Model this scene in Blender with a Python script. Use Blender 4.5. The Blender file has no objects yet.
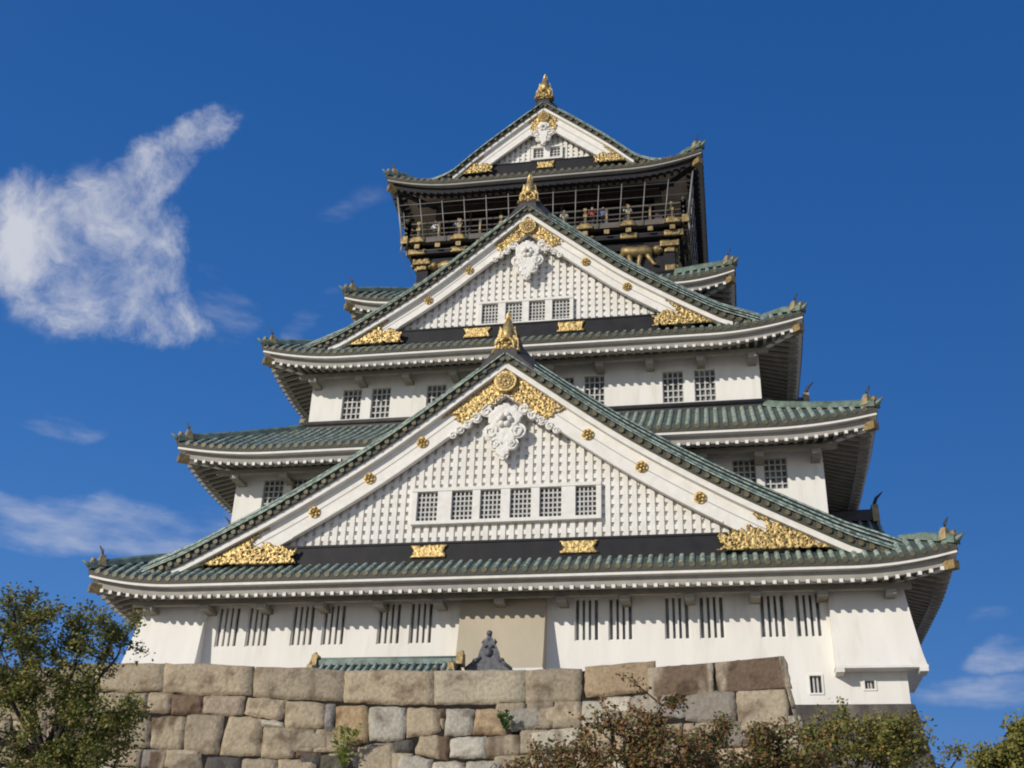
import bpy, math, random
import numpy as np
from mathutils import Vector, Matrix, noise

random.seed(7)
D = bpy.data
SC = bpy.context.scene
COL = SC.collection
rad = math.radians

# ------------------------------------------------------------------ camera
cam = D.cameras.new('camera')
camo = D.objects.new('camera', cam)
COL.objects.link(camo)
SC.camera = camo
CAM = Vector((9.374, -63.709, 1.6))
PITCH, YAW, ROLL, FPX = rad(27.578), rad(11.133), rad(1.992), 1149.97


def cam_axes():
    f = Vector((-math.sin(YAW) * math.cos(PITCH), math.cos(YAW) * math.cos(PITCH), math.sin(PITCH)))
    r = Vector((math.cos(YAW), math.sin(YAW), 0))
    u = r.cross(f)
    return (r * math.cos(ROLL) + u * math.sin(ROLL), u * math.cos(ROLL) - r * math.sin(ROLL), f)


AR, AU, AF = cam_axes()
m = Matrix((AR, AU, -AF)).transposed().to_4x4()
m.translation = CAM
camo.matrix_world = m
cam.sensor_width = 36
cam.lens = 36 * FPX / 1024
cam.clip_start = 0.1
cam.clip_end = 8000

# ------------------------------------------------------------------ sun, sky, exposure
SUN_AZ, SUN_EL = rad(38), rad(21.5)          # azimuth to the left of the facade normal
SDIR = Vector((-math.sin(SUN_AZ) * math.cos(SUN_EL), -math.cos(SUN_AZ) * math.cos(SUN_EL), math.sin(SUN_EL)))
sun = D.lights.new('sun', 'SUN')
sun.energy = 3.55
sun.angle = rad(0.5)
sun.color = (1.0, 0.93, 0.82)
suno = D.objects.new('sun', sun)
COL.objects.link(suno)
suno.rotation_euler = SDIR.to_track_quat('Z', 'Y').to_euler()
suno.location = (-40, -60, 60)

SC.view_settings.view_transform = 'Standard'
SC.view_settings.look = 'None'
SC.view_settings.exposure = 0.0
SC.view_settings.gamma = 1.0
SC.cycles.pixel_filter_type = 'BLACKMAN_HARRIS'
SC.cycles.filter_width = 2.0

world = D.worlds.new('World')
SC.world = world
world.use_nodes = True
WT = world.node_tree
WT.nodes.clear()


def wn(t, **k):
    n = WT.nodes.new(t)
    for a, b in k.items():
        setattr(n, a, b)
    return n


def wl(a, b):
    WT.links.new(a, b)


sky = wn('ShaderNodeTexSky', sky_type='NISHITA', sun_disc=False)
sky.sun_elevation = SUN_EL
sky.sun_rotation = rad(180) - SUN_AZ
sky.altitude = 60
sky.air_density = 1.0
sky.dust_density = 0.25
sky.ozone_density = 3.5
hs = wn('ShaderNodeHueSaturation')
hs.inputs['Saturation'].default_value = 1.18
hs.inputs['Value'].default_value = 1.0
wl(sky.outputs[0], hs.inputs['Color'])
# a clear polarised autumn sky: gentler fall-off from zenith to horizon, channel by channel
ssep = wn('ShaderNodeSeparateColor')
wl(hs.outputs[0], ssep.inputs[0])
scom = wn('ShaderNodeCombineColor')
for ci_, (gm_, am_, k0_) in enumerate(((0.92, 0.70, 0.062), (0.62, 0.475, 0.080), (0.47, 0.68, 0.092))):
    m1_ = wn('ShaderNodeMath', operation='MULTIPLY')
    wl(ssep.outputs[ci_], m1_.inputs[0])
    m1_.inputs[1].default_value = k0_
    m2_ = wn('ShaderNodeMath', operation='POWER')
    wl(m1_.outputs[0], m2_.inputs[0])
    m2_.inputs[1].default_value = gm_
    m3_ = wn('ShaderNodeMath', operation='MULTIPLY')
    wl(m2_.outputs[0], m3_.inputs[0])
    m3_.inputs[1].default_value = am_ * 10
    wl(m3_.outputs[0], scom.inputs[ci_])
geo = wn('ShaderNodeTexCoord')


def pix_dir(px, py):
    return (AF * FPX + AR * (px - 512) + AU * (384 - py)).normalized()


# clouds: noise on the sky dome (direction), gathered in a few patches of sky
warp = wn('ShaderNodeTexNoise')
warp.inputs['Scale'].default_value = 9.0
warp.inputs['Detail'].default_value = 6.0
wl(geo.outputs['Generated'], warp.inputs['Vector'])
wsub = wn('ShaderNodeVectorMath', operation='SUBTRACT')
wl(warp.outputs['Color'], wsub.inputs[0])
wsub.inputs[1].default_value = (0.5, 0.5, 0.5)
wsc = wn('ShaderNodeVectorMath', operation='SCALE')
wl(wsub.outputs[0], wsc.inputs[0])
wsc.inputs['Scale'].default_value = 0.07
wadd = wn('ShaderNodeVectorMath', operation='ADD')
wl(geo.outputs['Generated'], wadd.inputs[0])
wl(wsc.outputs[0], wadd.inputs[1])


def patch(px, py, a, b, ang, gain):
    """soft elliptic patch of sky (a, b: half sizes in radians, ang: tilt)"""
    d = pix_dir(px, py)
    r = (AR - d * AR.dot(d)).normalized()
    u = r.cross(d) * -1
    u = d.cross(r) * -1
    u = r.cross(d)
    c, s = math.cos(ang), math.sin(ang)
    e1, e2 = (r * c + u * s) / a, (u * c - r * s) / b
    out = []
    for e in (e1, e2):
        dt = wn('ShaderNodeVectorMath', operation='DOT_PRODUCT')
        wl(wadd.outputs[0], dt.inputs[0])
        dt.inputs[1].default_value = e
        sb = wn('ShaderNodeMath', operation='SUBTRACT')
        wl(dt.outputs['Value'], sb.inputs[0])
        sb.inputs[1].default_value = e.dot(d)
        pw = wn('ShaderNodeMath', operation='MULTIPLY')
        wl(sb.outputs[0], pw.inputs[0])
        wl(sb.outputs[0], pw.inputs[1])
        out.append(pw)
    ad = wn('ShaderNodeMath', operation='ADD')
    wl(out[0].outputs[0], ad.inputs[0])
    wl(out[1].outputs[0], ad.inputs[1])
    mr = wn('ShaderNodeMapRange', interpolation_type='SMOOTHSTEP')
    wl(ad.outputs[0], mr.inputs['Value'])
    mr.inputs['From Min'].default_value = 0.0
    mr.inputs['From Max'].default_value = 1.0
    mr.inputs['To Min'].default_value = gain
    mr.inputs['To Max'].default_value = 0.0
    return mr.outputs[0]


def px2r(p):
    return p / FPX * 0.93


def summed(ps):
    acc = None
    for p in ps:
        o = patch(*p)
        if acc is None:
            acc = o
        else:
            ad = wn('ShaderNodeMath', operation='MAXIMUM')
            wl(acc, ad.inputs[0])
            wl(o, ad.inputs[1])
            acc = ad.outputs[0]
    return acc


main = summed([
    (112, 255, px2r(115), px2r(100), rad(35), 1.0),
    (35, 228, px2r(80), px2r(70), rad(0), 0.95),
    (145, 180, px2r(105), px2r(48), rad(42), 1.0),
    (200, 130, px2r(58), px2r(34), rad(25), 0.85),
    (140, 305, px2r(88), px2r(58), rad(-15), 0.72),
])
thin = summed([
    (150, 528, px2r(185), px2r(42), rad(3), 0.8),
    (15, 520, px2r(120), px2r(40), rad(-10), 0.7),
    (50, 420, px2r(58), px2r(22), rad(-8), 0.60),
    (315, 322, px2r(60), px2r(26), rad(35), 0.5),
    (1010, 657, px2r(62), px2r(19), rad(8), 0.72),
    (975, 692, px2r(140), px2r(24), rad(2), 0.47),
    (340, 205, px2r(60), px2r(22), rad(10), 0.20),
    (225, 300, px2r(55), px2r(70), rad(20), 0.42),
    (985, 632, px2r(40), px2r(14), rad(8), 0.22),
])
fbm = wn('ShaderNodeTexNoise')
fbm.inputs['Scale'].default_value = 12.0
fbm.inputs['Detail'].default_value = 9.0
fbm.inputs['Roughness'].default_value = 0.60
wl(wadd.outputs[0], fbm.inputs['Vector'])
fb2 = wn('ShaderNodeTexNoise')
fb2.inputs['Scale'].default_value = 16.0
fb2.inputs['Detail'].default_value = 8.0
fb2.inputs['Roughness'].default_value = 0.55
mp = wn('ShaderNodeMapping')
mp.inputs['Scale'].default_value = (0.8, 0.8, 2.6)
wl(geo.outputs['Generated'], mp.inputs['Vector'])
wl(mp.outputs[0], fb2.inputs['Vector'])


def cloud_alpha(mask, nz, lo, hi, k):
    a = wn('ShaderNodeMath', operation='MULTIPLY_ADD')      # mask + k*(noise)
    wl(nz, a.inputs[0])
    a.inputs[1].default_value = k
    wl(mask, a.inputs[2])
    mr = wn('ShaderNodeMapRange', interpolation_type='SMOOTHSTEP')
    wl(a.outputs[0], mr.inputs['Value'])
    mr.inputs['From Min'].default_value = lo
    mr.inputs['From Max'].default_value = hi
    gt = wn('ShaderNodeMapRange', interpolation_type='SMOOTHSTEP')
    wl(mask, gt.inputs['Value'])
    gt.inputs['From Min'].default_value = 0.0
    gt.inputs['From Max'].default_value = 0.35
    pr = wn('ShaderNodeMath', operation='MULTIPLY')
    wl(mr.outputs[0], pr.inputs[0])
    wl(gt.outputs[0], pr.inputs[1])
    return pr.outputs[0]


fin = wn('ShaderNodeTexNoise')
fin.inputs['Scale'].default_value = 46.0
fin.inputs['Detail'].default_value = 8.0
fin.inputs['Roughness'].default_value = 0.7
wl(wadd.outputs[0], fin.inputs['Vector'])
nmix = wn('ShaderNodeMath', operation='MULTIPLY_ADD')
wl(fin.outputs['Fac'], nmix.inputs[0])
nmix.inputs[1].default_value = 0.42
wl(fbm.outputs['Fac'], nmix.inputs[2])
a1_ = cloud_alpha(main, nmix.outputs[0], 2.08, 3.2, 2.6)
thk = wn('ShaderNodeMapRange')
wl(fbm.outputs['Fac'], thk.inputs['Value'])
thk.inputs['From Min'].default_value = 0.36
thk.inputs['From Max'].default_value = 0.62
thk.inputs['To Min'].default_value = 0.62
thk.inputs['To Max'].default_value = 1.0
a1m = wn('ShaderNodeMath', operation='MULTIPLY')
wl(a1_, a1m.inputs[0])
wl(thk.outputs[0], a1m.inputs[1])
a1 = a1m.outputs[0]
a2 = cloud_alpha(thin, fb2.outputs['Fac'], 1.25, 2.75, 2.0)
amax = wn('ShaderNodeMath', operation='MAXIMUM')
wl(a1, amax.inputs[0])
wl(a2, amax.inputs[1])
acl = wn('ShaderNodeMath', operation='MULTIPLY')
wl(amax.outputs[0], acl.inputs[0])
acl.inputs[1].default_value = 0.88
mixc = wn('ShaderNodeMix', data_type='RGBA')
wl(acl.outputs[0], mixc.inputs[0])
# the sky round the sun (behind the camera) keeps its full glow
sdot = wn('ShaderNodeVectorMath', operation='DOT_PRODUCT')
wl(geo.outputs['Generated'], sdot.inputs[0])
sdot.inputs[1].default_value = SDIR
sgl = wn('ShaderNodeMapRange', interpolation_type='SMOOTHSTEP')
wl(sdot.outputs['Value'], sgl.inputs['Value'])
sgl.inputs['From Min'].default_value = 0.05
sgl.inputs['From Max'].default_value = 0.7
smx = wn('ShaderNodeMix', data_type='RGBA')
wl(sgl.outputs[0], smx.inputs[0])
wl(scom.outputs[0], smx.inputs[6])
wl(sky.outputs[0], smx.inputs[7])
wl(smx.outputs[2], mixc.inputs[6])
mixc.inputs[7].default_value = (6.6, 6.75, 7.3, 1)
bg = wn('ShaderNodeBackground')
bg.inputs['Strength'].default_value = 0.1
wl(mixc.outputs[2], bg.inputs['Color'])
wo = wn('ShaderNodeOutputWorld')
wl(bg.outputs[0], wo.inputs['Surface'])


# ------------------------------------------------------------------ materials
def mat(name, c1, c2=None, scale=4.0, rough=0.8, metal=0.0, bump=0.0, bscale=20.0, detail=5.0, lo=0.35, hi=0.65,
        c3=None, s3=1.2, lo3=0.5, hi3=0.7, attr=None, stretch=None, spec=0.5, streak=0.0):
    M = D.materials.new(name)
    M.use_nodes = True
    t = M.node_tree
    b = t.nodes['Principled BSDF']
    b.inputs['Roughness'].default_value = rough
    b.inputs['Metallic'].default_value = metal
    b.inputs['Specular IOR Level'].default_value = spec
    tc = t.nodes.new('ShaderNodeTexCoord')
    vec = tc.outputs['Object']
    if stretch:
        mpn = t.nodes.new('ShaderNodeMapping')
        mpn.inputs['Scale'].default_value = stretch
        t.links.new(vec, mpn.inputs['Vector'])
        vec2 = mpn.outputs[0]
    else:
        vec2 = vec

    def nz(sc, v, det=detail):
        n = t.nodes.new('ShaderNodeTexNoise')
        n.inputs['Scale'].default_value = sc
        n.inputs['Detail'].default_value = det
        n.inputs['Roughness'].default_value = 0.6
        t.links.new(v, n.inputs['Vector'])
        return n.outputs['Fac']

    def rng(o, a, z):
        r = t.nodes.new('ShaderNodeMapRange')
        r.inputs['From Min'].default_value = a
        r.inputs['From Max'].default_value = z
        t.links.new(o, r.inputs['Value'])
        return r.outputs[0]

    def mix(f, a, z, mode='MIX'):
        x = t.nodes.new('ShaderNodeMix')
        x.data_type = 'RGBA'
        x.blend_type = mode
        if isinstance(f, float):
            x.inputs[0].default_value = f
        else:
            t.links.new(f, x.inputs[0])
        for i, q in ((6, a), (7, z)):
            if isinstance(q, tuple):
                x.inputs[i].default_value = (*q, 1)
            else:
                t.links.new(q, x.inputs[i])
        return x.outputs[2]
    colr = c1
    if c2:
        colr = mix(rng(nz(scale, vec2), lo, hi), c1, c2)
    if c3:
        colr = mix(rng(nz(s3, vec2), lo3, hi3), colr, c3)
    if attr:
        at = t.nodes.new('ShaderNodeAttribute')
        at.attribute_name = attr
        colr = mix(1.0, colr, at.outputs['Color'], 'MULTIPLY')
    if isinstance(colr, tuple):
        b.inputs['Base Color'].default_value = (*colr, 1)
    else:
        t.links.new(colr, b.inputs['Base Color'])
    if bump:
        bp = t.nodes.new('ShaderNodeBump')
        bp.inputs['Strength'].default_value = 1.0
        bp.inputs['Distance'].default_value = bump
        t.links.new(nz(bscale, vec), bp.inputs['Height'])
        t.links.new(bp.outputs[0], b.inputs['Normal'])
    return M


PLASTER = mat('white_plaster', (0.81, 0.785, 0.735), (0.75, 0.72, 0.665), scale=1.1, rough=0.85, bump=0.006, bscale=6,
              c3=(0.60, 0.565, 0.50), s3=1.5, lo3=0.55, hi3=0.85, stretch=(1, 1, 0.16), spec=0.2)
WOODWHITE = mat('white_painted_timber', (0.79, 0.765, 0.715), (0.70, 0.67, 0.61), scale=2.5, rough=0.7, spec=0.3)
GREYBOARD = mat('grey_eave_board', (0.37, 0.35, 0.315), (0.30, 0.285, 0.255), scale=2.0, rough=0.8, spec=0.2)
EAVE = mat('weathered_eave_timber', (0.30, 0.275, 0.225), (0.22, 0.20, 0.165), scale=2.0, rough=0.85, spec=0.15)
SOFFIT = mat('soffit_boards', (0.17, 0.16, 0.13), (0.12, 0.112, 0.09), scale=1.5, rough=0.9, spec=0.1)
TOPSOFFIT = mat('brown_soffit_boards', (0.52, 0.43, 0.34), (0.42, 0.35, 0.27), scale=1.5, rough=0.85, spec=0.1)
BEIGE = mat('aged_beige_plaster', (0.50, 0.435, 0.325), (0.44, 0.38, 0.285), scale=0.9, rough=0.85, bump=0.006, bscale=6, stretch=(1, 1, 0.4), spec=0.2)
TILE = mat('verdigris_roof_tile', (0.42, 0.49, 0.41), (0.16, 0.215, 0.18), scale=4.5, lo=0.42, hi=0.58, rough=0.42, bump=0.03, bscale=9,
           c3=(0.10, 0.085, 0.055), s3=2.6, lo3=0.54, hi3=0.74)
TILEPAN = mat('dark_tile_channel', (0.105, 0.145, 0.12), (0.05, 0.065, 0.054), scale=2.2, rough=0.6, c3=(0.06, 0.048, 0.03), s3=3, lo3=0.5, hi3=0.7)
TILEEND = mat('weathered_tile_end', (0.155, 0.125, 0.06), (0.06, 0.056, 0.034), scale=3.5, rough=0.55, metal=0.15, c3=(0.06, 0.085, 0.065), s3=3.1, lo3=0.52, hi3=0.66)
TILEDARK = mat('weathered_verge_backing', (0.07, 0.064, 0.045), (0.04, 0.046, 0.036), scale=4, rough=0.7)
RIDGE = mat('dark_ridge_tile', (0.055, 0.048, 0.048), (0.03, 0.028, 0.03), scale=2.5, rough=0.6, bump=0.02, bscale=6)
RIDGEG = mat('green_ridge_tile', (0.18, 0.25, 0.21), (0.07, 0.10, 0.085), scale=2.2, rough=0.5, c3=(0.09, 0.08, 0.05), s3=2.7, lo3=0.55, hi3=0.75)
GOLD = mat('gilded_copper', (0.62, 0.45, 0.19), (0.24, 0.16, 0.055), scale=9, lo=.44, hi=.60, rough=0.42, metal=0.62, bump=0.03, bscale=14)
GOLDPLATE = mat('worn_gilt_plate', (0.40, 0.29, 0.125), (0.20, 0.145, 0.065), scale=5, rough=0.5, metal=0.5, bump=0.02, bscale=12)
ORNA = mat('ochre_ridge_ornament', (0.42, 0.33, 0.17), (0.22, 0.18, 0.10), scale=4, rough=0.6, metal=0.2, bump=0.03, bscale=8)
LACQ = mat('black_lacquer', (0.016, 0.016, 0.02), (0.026, 0.024, 0.026), scale=1.5, rough=0.6, spec=0.2)
BROWNWOOD = mat('dark_brown_timber', (0.07, 0.055, 0.043), (0.04, 0.033, 0.028), scale=3, rough=0.65)
RAILWOOD = mat('grey_brown_rail_timber', (0.12, 0.10, 0.085), (0.09, 0.075, 0.062), scale=3, rough=0.55)
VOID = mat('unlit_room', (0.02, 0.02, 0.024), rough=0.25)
GLASS = mat('grey_window_glass', (0.24, 0.235, 0.22), (0.07, 0.07, 0.07), scale=1.3, rough=0.3, lo=.38, hi=.62, spec=0.5)
LATTICE = mat('pale_grey_lattice', (0.56, 0.55, 0.52), (0.45, 0.44, 0.42), scale=3, rough=0.7)
WIRE = mat('steel_safety_wire', (0.30, 0.29, 0.27), rough=0.5, metal=0.3)
STONE = mat('granite_block', (1.0, 1.0, 1.0), (0.68, 0.65, 0.60), scale=9, rough=0.9, bump=0.06, bscale=8, detail=14, lo=0.36, hi=0.70,
            c3=(0.34, 0.30, 0.275), s3=1.5, lo3=0.52, hi3=0.70, attr='tint', spec=0.2)
JOINT = mat('dark_stone_joint', (0.03, 0.025, 0.02), (0.015, 0.013, 0.012), scale=5, rough=0.95, spec=0.1)
BASESTONE = mat('stained_dark_granite', (0.75, 0.72, 0.68), (0.36, 0.34, 0.33), scale=2.2, rough=0.9, bump=0.05, bscale=4, detail=8,
                c3=(0.25, 0.235, 0.23), s3=0.7, lo3=0.4, hi3=0.62, attr='tint', stretch=(1, 1, 0.35), spec=0.2)
GRAVEL = mat('pale_gravel', (0.66, 0.57, 0.45), (0.55, 0.47, 0.37), scale=3, rough=0.95, bump=0.02, bscale=60)
BARK = mat('dark_bark', (0.045, 0.035, 0.027), (0.025, 0.02, 0.016), scale=8, rough=0.95, bump=0.01, bscale=25)
GREYTILE = mat('grey_fired_tile', (0.13, 0.13, 0.145), (0.05, 0.05, 0.06), scale=6, rough=0.55, bump=0.02, bscale=14)


def leafmat(name):
    M = D.materials.new(name)
    M.use_nodes = True
    t = M.node_tree
    b = t.nodes['Principled BSDF']
    at = t.nodes.new('ShaderNodeAttribute')
    at.attribute_name = 'tint'
    t.links.new(at.outputs['Color'], b.inputs['Base Color'])
    b.inputs['Roughness'].default_value = 0.6
    b.inputs['Specular IOR Level'].default_value = 0.3
    tr = t.nodes.new('ShaderNodeBsdfTranslucent')
    t.links.new(at.outputs['Color'], tr.inputs['Color'])
    mx = t.nodes.new('ShaderNodeMixShader')
    mx.inputs[0].default_value = 0.25
    t.links.new(b.outputs[0], mx.inputs[1])
    t.links.new(tr.outputs[0], mx.inputs[2])
    t.links.new(mx.outputs[0], t.nodes['Material Output'].inputs['Surface'])
    return M


LEAF = leafmat('leaf')


# ------------------------------------------------------------------ mesh builder
class MB:
    def __init__(self, rot=0):
        self.v, self.f, self.mi, self.mats, self.sm = [], [], [], [], []
        self.rot = rot
        self.tint = None
        self.dx = 0.0

    def p(self, q):
        x, y, z = q
        x += self.dx
        k = self.rot
        if k == 1:
            x, y = -y, x
        elif k == 2:
            x, y = -x, -y
        elif k == 3:
            x, y = y, -x
        self.v.append((x, y, z))
        return len(self.v) - 1

    def face(self, idx, M, smooth=False):
        if M not in self.mats:
            self.mats.append(M)
        self.f.append(tuple(idx))
        self.mi.append(self.mats.index(M))
        self.sm.append(smooth)

    def poly(self, pts, M, smooth=False):
        self.face([self.p(q) for q in pts], M, smooth)

    def box(self, x0, x1, y0, y1, z0, z1, M):
        i = [self.p(q) for q in ((x0, y0, z0), (x1, y0, z0), (x1, y1, z0), (x0, y1, z0),
                                 (x0, y0, z1), (x1, y0, z1), (x1, y1, z1), (x0, y1, z1))]
        for q in ((3, 2, 1, 0), (4, 5, 6, 7), (0, 1, 5, 4), (1, 2, 6, 5), (2, 3, 7, 6), (3, 0, 4, 7)):
            self.face([i[a] for a in q], M)

    def hexa(self, pts, M):
        """8 points: bottom ring then top ring"""
        i = [self.p(q) for q in pts]
        for q in ((3, 2, 1, 0), (4, 5, 6, 7), (0, 1, 5, 4), (1, 2, 6, 5), (2, 3, 7, 6), (3, 0, 4, 7)):
            self.face([i[a] for a in q], M)

    def grid(self, rows, M, smooth=True):
        ids = [[self.p(q) for q in r] for r in rows]
        for a in range(len(ids) - 1):
            for b in range(len(ids[a]) - 1):
                self.face((ids[a][b], ids[a][b + 1], ids[a + 1][b + 1], ids[a + 1][b]), M, smooth)
        return ids

    def tube(self, pts, r, M, seg=6, caps=True, smooth=True, rr=None):
        pts = [Vector(q) for q in pts]
        rings = []
        for i, q in enumerate(pts):
            d = (pts[min(i + 1, len(pts) - 1)] - pts[max(i - 1, 0)])
            if d.length < 1e-9:
                d = Vector((0, 0, 1))
            d.normalize()
            ref = Vector((0, 0, 1)) if abs(d.z) < 0.9 else Vector((1, 0, 0))
            a = d.cross(ref).normalized()
            b = a.cross(d)
            ra = rr[i] if rr else r
            rings.append([self.p(q + a * (ra * math.cos(2 * math.pi * j / seg)) + b * (ra * math.sin(2 * math.pi * j / seg))) for j in range(seg)])
        for a in range(len(rings) - 1):
            for j in range(seg):
                self.face((rings[a][j], rings[a][(j + 1) % seg], rings[a + 1][(j + 1) % seg], rings[a + 1][j]), M, smooth)
        if caps:
            self.face(rings[0][::-1], M)
            self.face(rings[-1], M)

    def disc(self, c, r, y1, M, seg=8, rz=None, ytop=None):
        """short cylinder facing -y from c.y back to y1"""
        x, y, z = c
        rz = rz or r
        a = [self.p((x + r * math.cos(2 * math.pi * j / seg), y, z + rz * math.sin(2 * math.pi * j / seg))) for j in range(seg)]
        b = [self.p((x + r * math.cos(2 * math.pi * j / seg), y1, z + rz * math.sin(2 * math.pi * j / seg))) for j in range(seg)]
        self.face(a, M)
        for j in range(seg):
            self.face((a[(j + 1) % seg], a[j], b[j], b[(j + 1) % seg]), M, True)

    def dome(self, c, rx, rz, h, M, seg=10, rings=3):
        """relief boss bulging towards -y"""
        x, y, z = c
        prev = [self.p((x + rx * math.cos(2 * math.pi * j / seg), y, z + rz * math.sin(2 * math.pi * j / seg))) for j in range(seg)]
        for k in range(1, rings + 1):
            t = k / rings * math.pi / 2
            if k == rings:
                top = self.p((x, y - h, z))
                for j in range(seg):
                    self.face((prev[j], prev[(j + 1) % seg], top), M, True)
            else:
                cur = [self.p((x + rx * math.cos(t) * math.cos(2 * math.pi * j / seg), y - h * math.sin(t), z + rz * math.cos(t) * math.sin(2 * math.pi * j / seg))) for j in range(seg)]
                for j in range(seg):
                    self.face((prev[j], prev[(j + 1) % seg], cur[(j + 1) % seg], cur[j]), M, True)
                prev = cur

    def build(self, name, parent=None):
        me = D.meshes.new(name)
        me.from_pydata(self.v, [], self.f)
        for M in self.mats:
            me.materials.append(M)
        me.polygons.foreach_set('material_index', self.mi)
        me.polygons.foreach_set('use_smooth', self.sm)
        if self.tint is not None:
            at = me.attributes.new('tint', 'FLOAT_COLOR', 'POINT')
            at.data.foreach_set('color', np.array(self.tint, dtype=np.float32).ravel())
        me.update()
        o = D.objects.new(name, me)
        COL.objects.link(o)
        if parent:
            o.parent = parent
        return o


def empty(name, loc=(0, 0, 0)):
    o = D.objects.new(name, None)
    COL.objects.link(o)
    o.location = loc
    o.empty_display_size = 0.5
    return o


def tag(o, label=None, cat=None, group=None, kind=None):
    if label:
        o['label'] = label
    if cat:
        o['category'] = cat
    if group:
        o['group'] = group
    if kind:
        o['kind'] = kind
    return o


def interp(pts):
    """smooth monotone curve through (r, z) points (pchip)"""
    xs = np.array([p[0] for p in pts], float)
    ys = np.array([p[1] for p in pts], float)
    h = np.diff(xs)
    d = np.diff(ys) / h
    mm = np.zeros(len(xs))
    mm[0], mm[-1] = d[0], d[-1]
    for i in range(1, len(xs) - 1):
        mm[i] = 0 if d[i - 1] * d[i] <= 0 else (h[i - 1] + h[i]) / (h[i] / d[i - 1] + h[i - 1] / d[i]) if True else 0

    def f(x):
        x = min(max(x, xs[0]), xs[-1])
        i = int(min(max(np.searchsorted(xs, x) - 1, 0), len(xs) - 2))
        t = (x - xs[i]) / h[i]
        return float((2 * t ** 3 - 3 * t ** 2 + 1) * ys[i] + (t ** 3 - 2 * t ** 2 + t) * h[i] * mm[i] + (-2 * t ** 3 + 3 * t ** 2) * ys[i + 1] + (t ** 3 - t ** 2) * h[i] * mm[i + 1])
    return f


def sstep(a, b, x):
    t = min(max((x - a) / (b - a), 0), 1)
    return t * t * (3 - 2 * t)


# ------------------------------------------------------------------ ground
g = MB()
N = 24
g.grid([[((i / N - .5) * 6000, (j / N - .5) * 6000, 0) for i in range(N + 1)] for j in range(N + 1)], GRAVEL)
tag(g.build('ground'), 'pale gravel ground around the castle', 'ground', kind='structure')

# ------------------------------------------------------------------ the castle tower
castle = empty('castle_tower', (0, 0, 11.77))
tag(castle, 'five-storey white Japanese castle tower with green tiled roofs and gilded gables', 'castle')


def cpart(mb, name, parent=None):
    """part of the castle; geometry is written in world metres, the parent sits at the tower's base"""
    o = mb.build(name)
    o.parent = parent or castle
    if parent is None:
        o.matrix_parent_inverse = Matrix.Translation((0, 0, -11.77))
    return o


class Tier:
    pass


PITCHROW = 0.43


def make_tier(w, hp, R, Rf, u, L, vwall, vnext, s=1.0, gable=False, back_gable=False, dark=False):
    t = Tier()
    t.w, t.R, t.Rf, t.u, t.L, t.v, t.vn, t.s = w, R, Rf, u, L, vwall, vnext, s
    t.H = interp(hp)
    t.gable, t.back, t.dark = gable, back_gable, dark
    t.verge = w - 0.6 * s
    t.vd = (1.15 if w > 15 else 1.36 if w > 12 else 1.25) * s        # how far the verge curls down
    return t


def U(t, a, r):
    return t.u * max(0.0, 1 - max(a, 0) / t.L) ** 2 * max(0.0, 1 - r / 4.0)


def surf(t, x, r):
    """height of the tile surface on a side, x along the eave, r inward"""
    return t.H(r) + U(t, (t.w - r) - abs(x), r)


def gab(t, y, r, fade=True):
    """height of the gable roof at distance y (<0 front) and r up from the side eave"""
    z = t.H(r) + U(t, (t.w - r) - abs(y), r)
    q = (abs(y) - (t.verge - 1.9 * t.s)) / (1.9 * t.s)
    if q > 0:
        z -= t.vd * min(q, 1) ** 2 * (sstep(0.3 * t.s, 2.4 * t.s, r) if fade else 1.0)
    return z


def lip(t, x):
    return t.H(0) + U(t, t.w - abs(x), 0) - 0.25


def row(mb, pts_fn, r0, r1, x, rad_, Mt, n=8, cap=True, capM=None):
    """one half-round tile row: pts_fn(r)->z"""
    n = max(2, min(n, int((r1 - r0) / 0.5) + 2))
    prev = None
    for i in range(n + 1):
        r = r0 + (r1 - r0) * i / n
        z = pts_fn(r)
        ring = [mb.p((x + rad_ * math.cos(a), -(mb.w - r), z - 0.02 + rad_ * 1.1 * math.sin(a))) for a in (0, .6, 1.2, 1.94, 2.54, math.pi)]
        if prev:
            for j in range(5):
                mb.face((prev[j], prev[j + 1], ring[j + 1], ring[j]), Mt, True)
        prev = ring
    if cap:
        mb.disc((x, -(mb.w - r0) - 0.03, pts_fn(r0) - 0.03), rad_ * 1.12, -(mb.w - r0) + 0.04, capM or TILEEND, seg=8)


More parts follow.
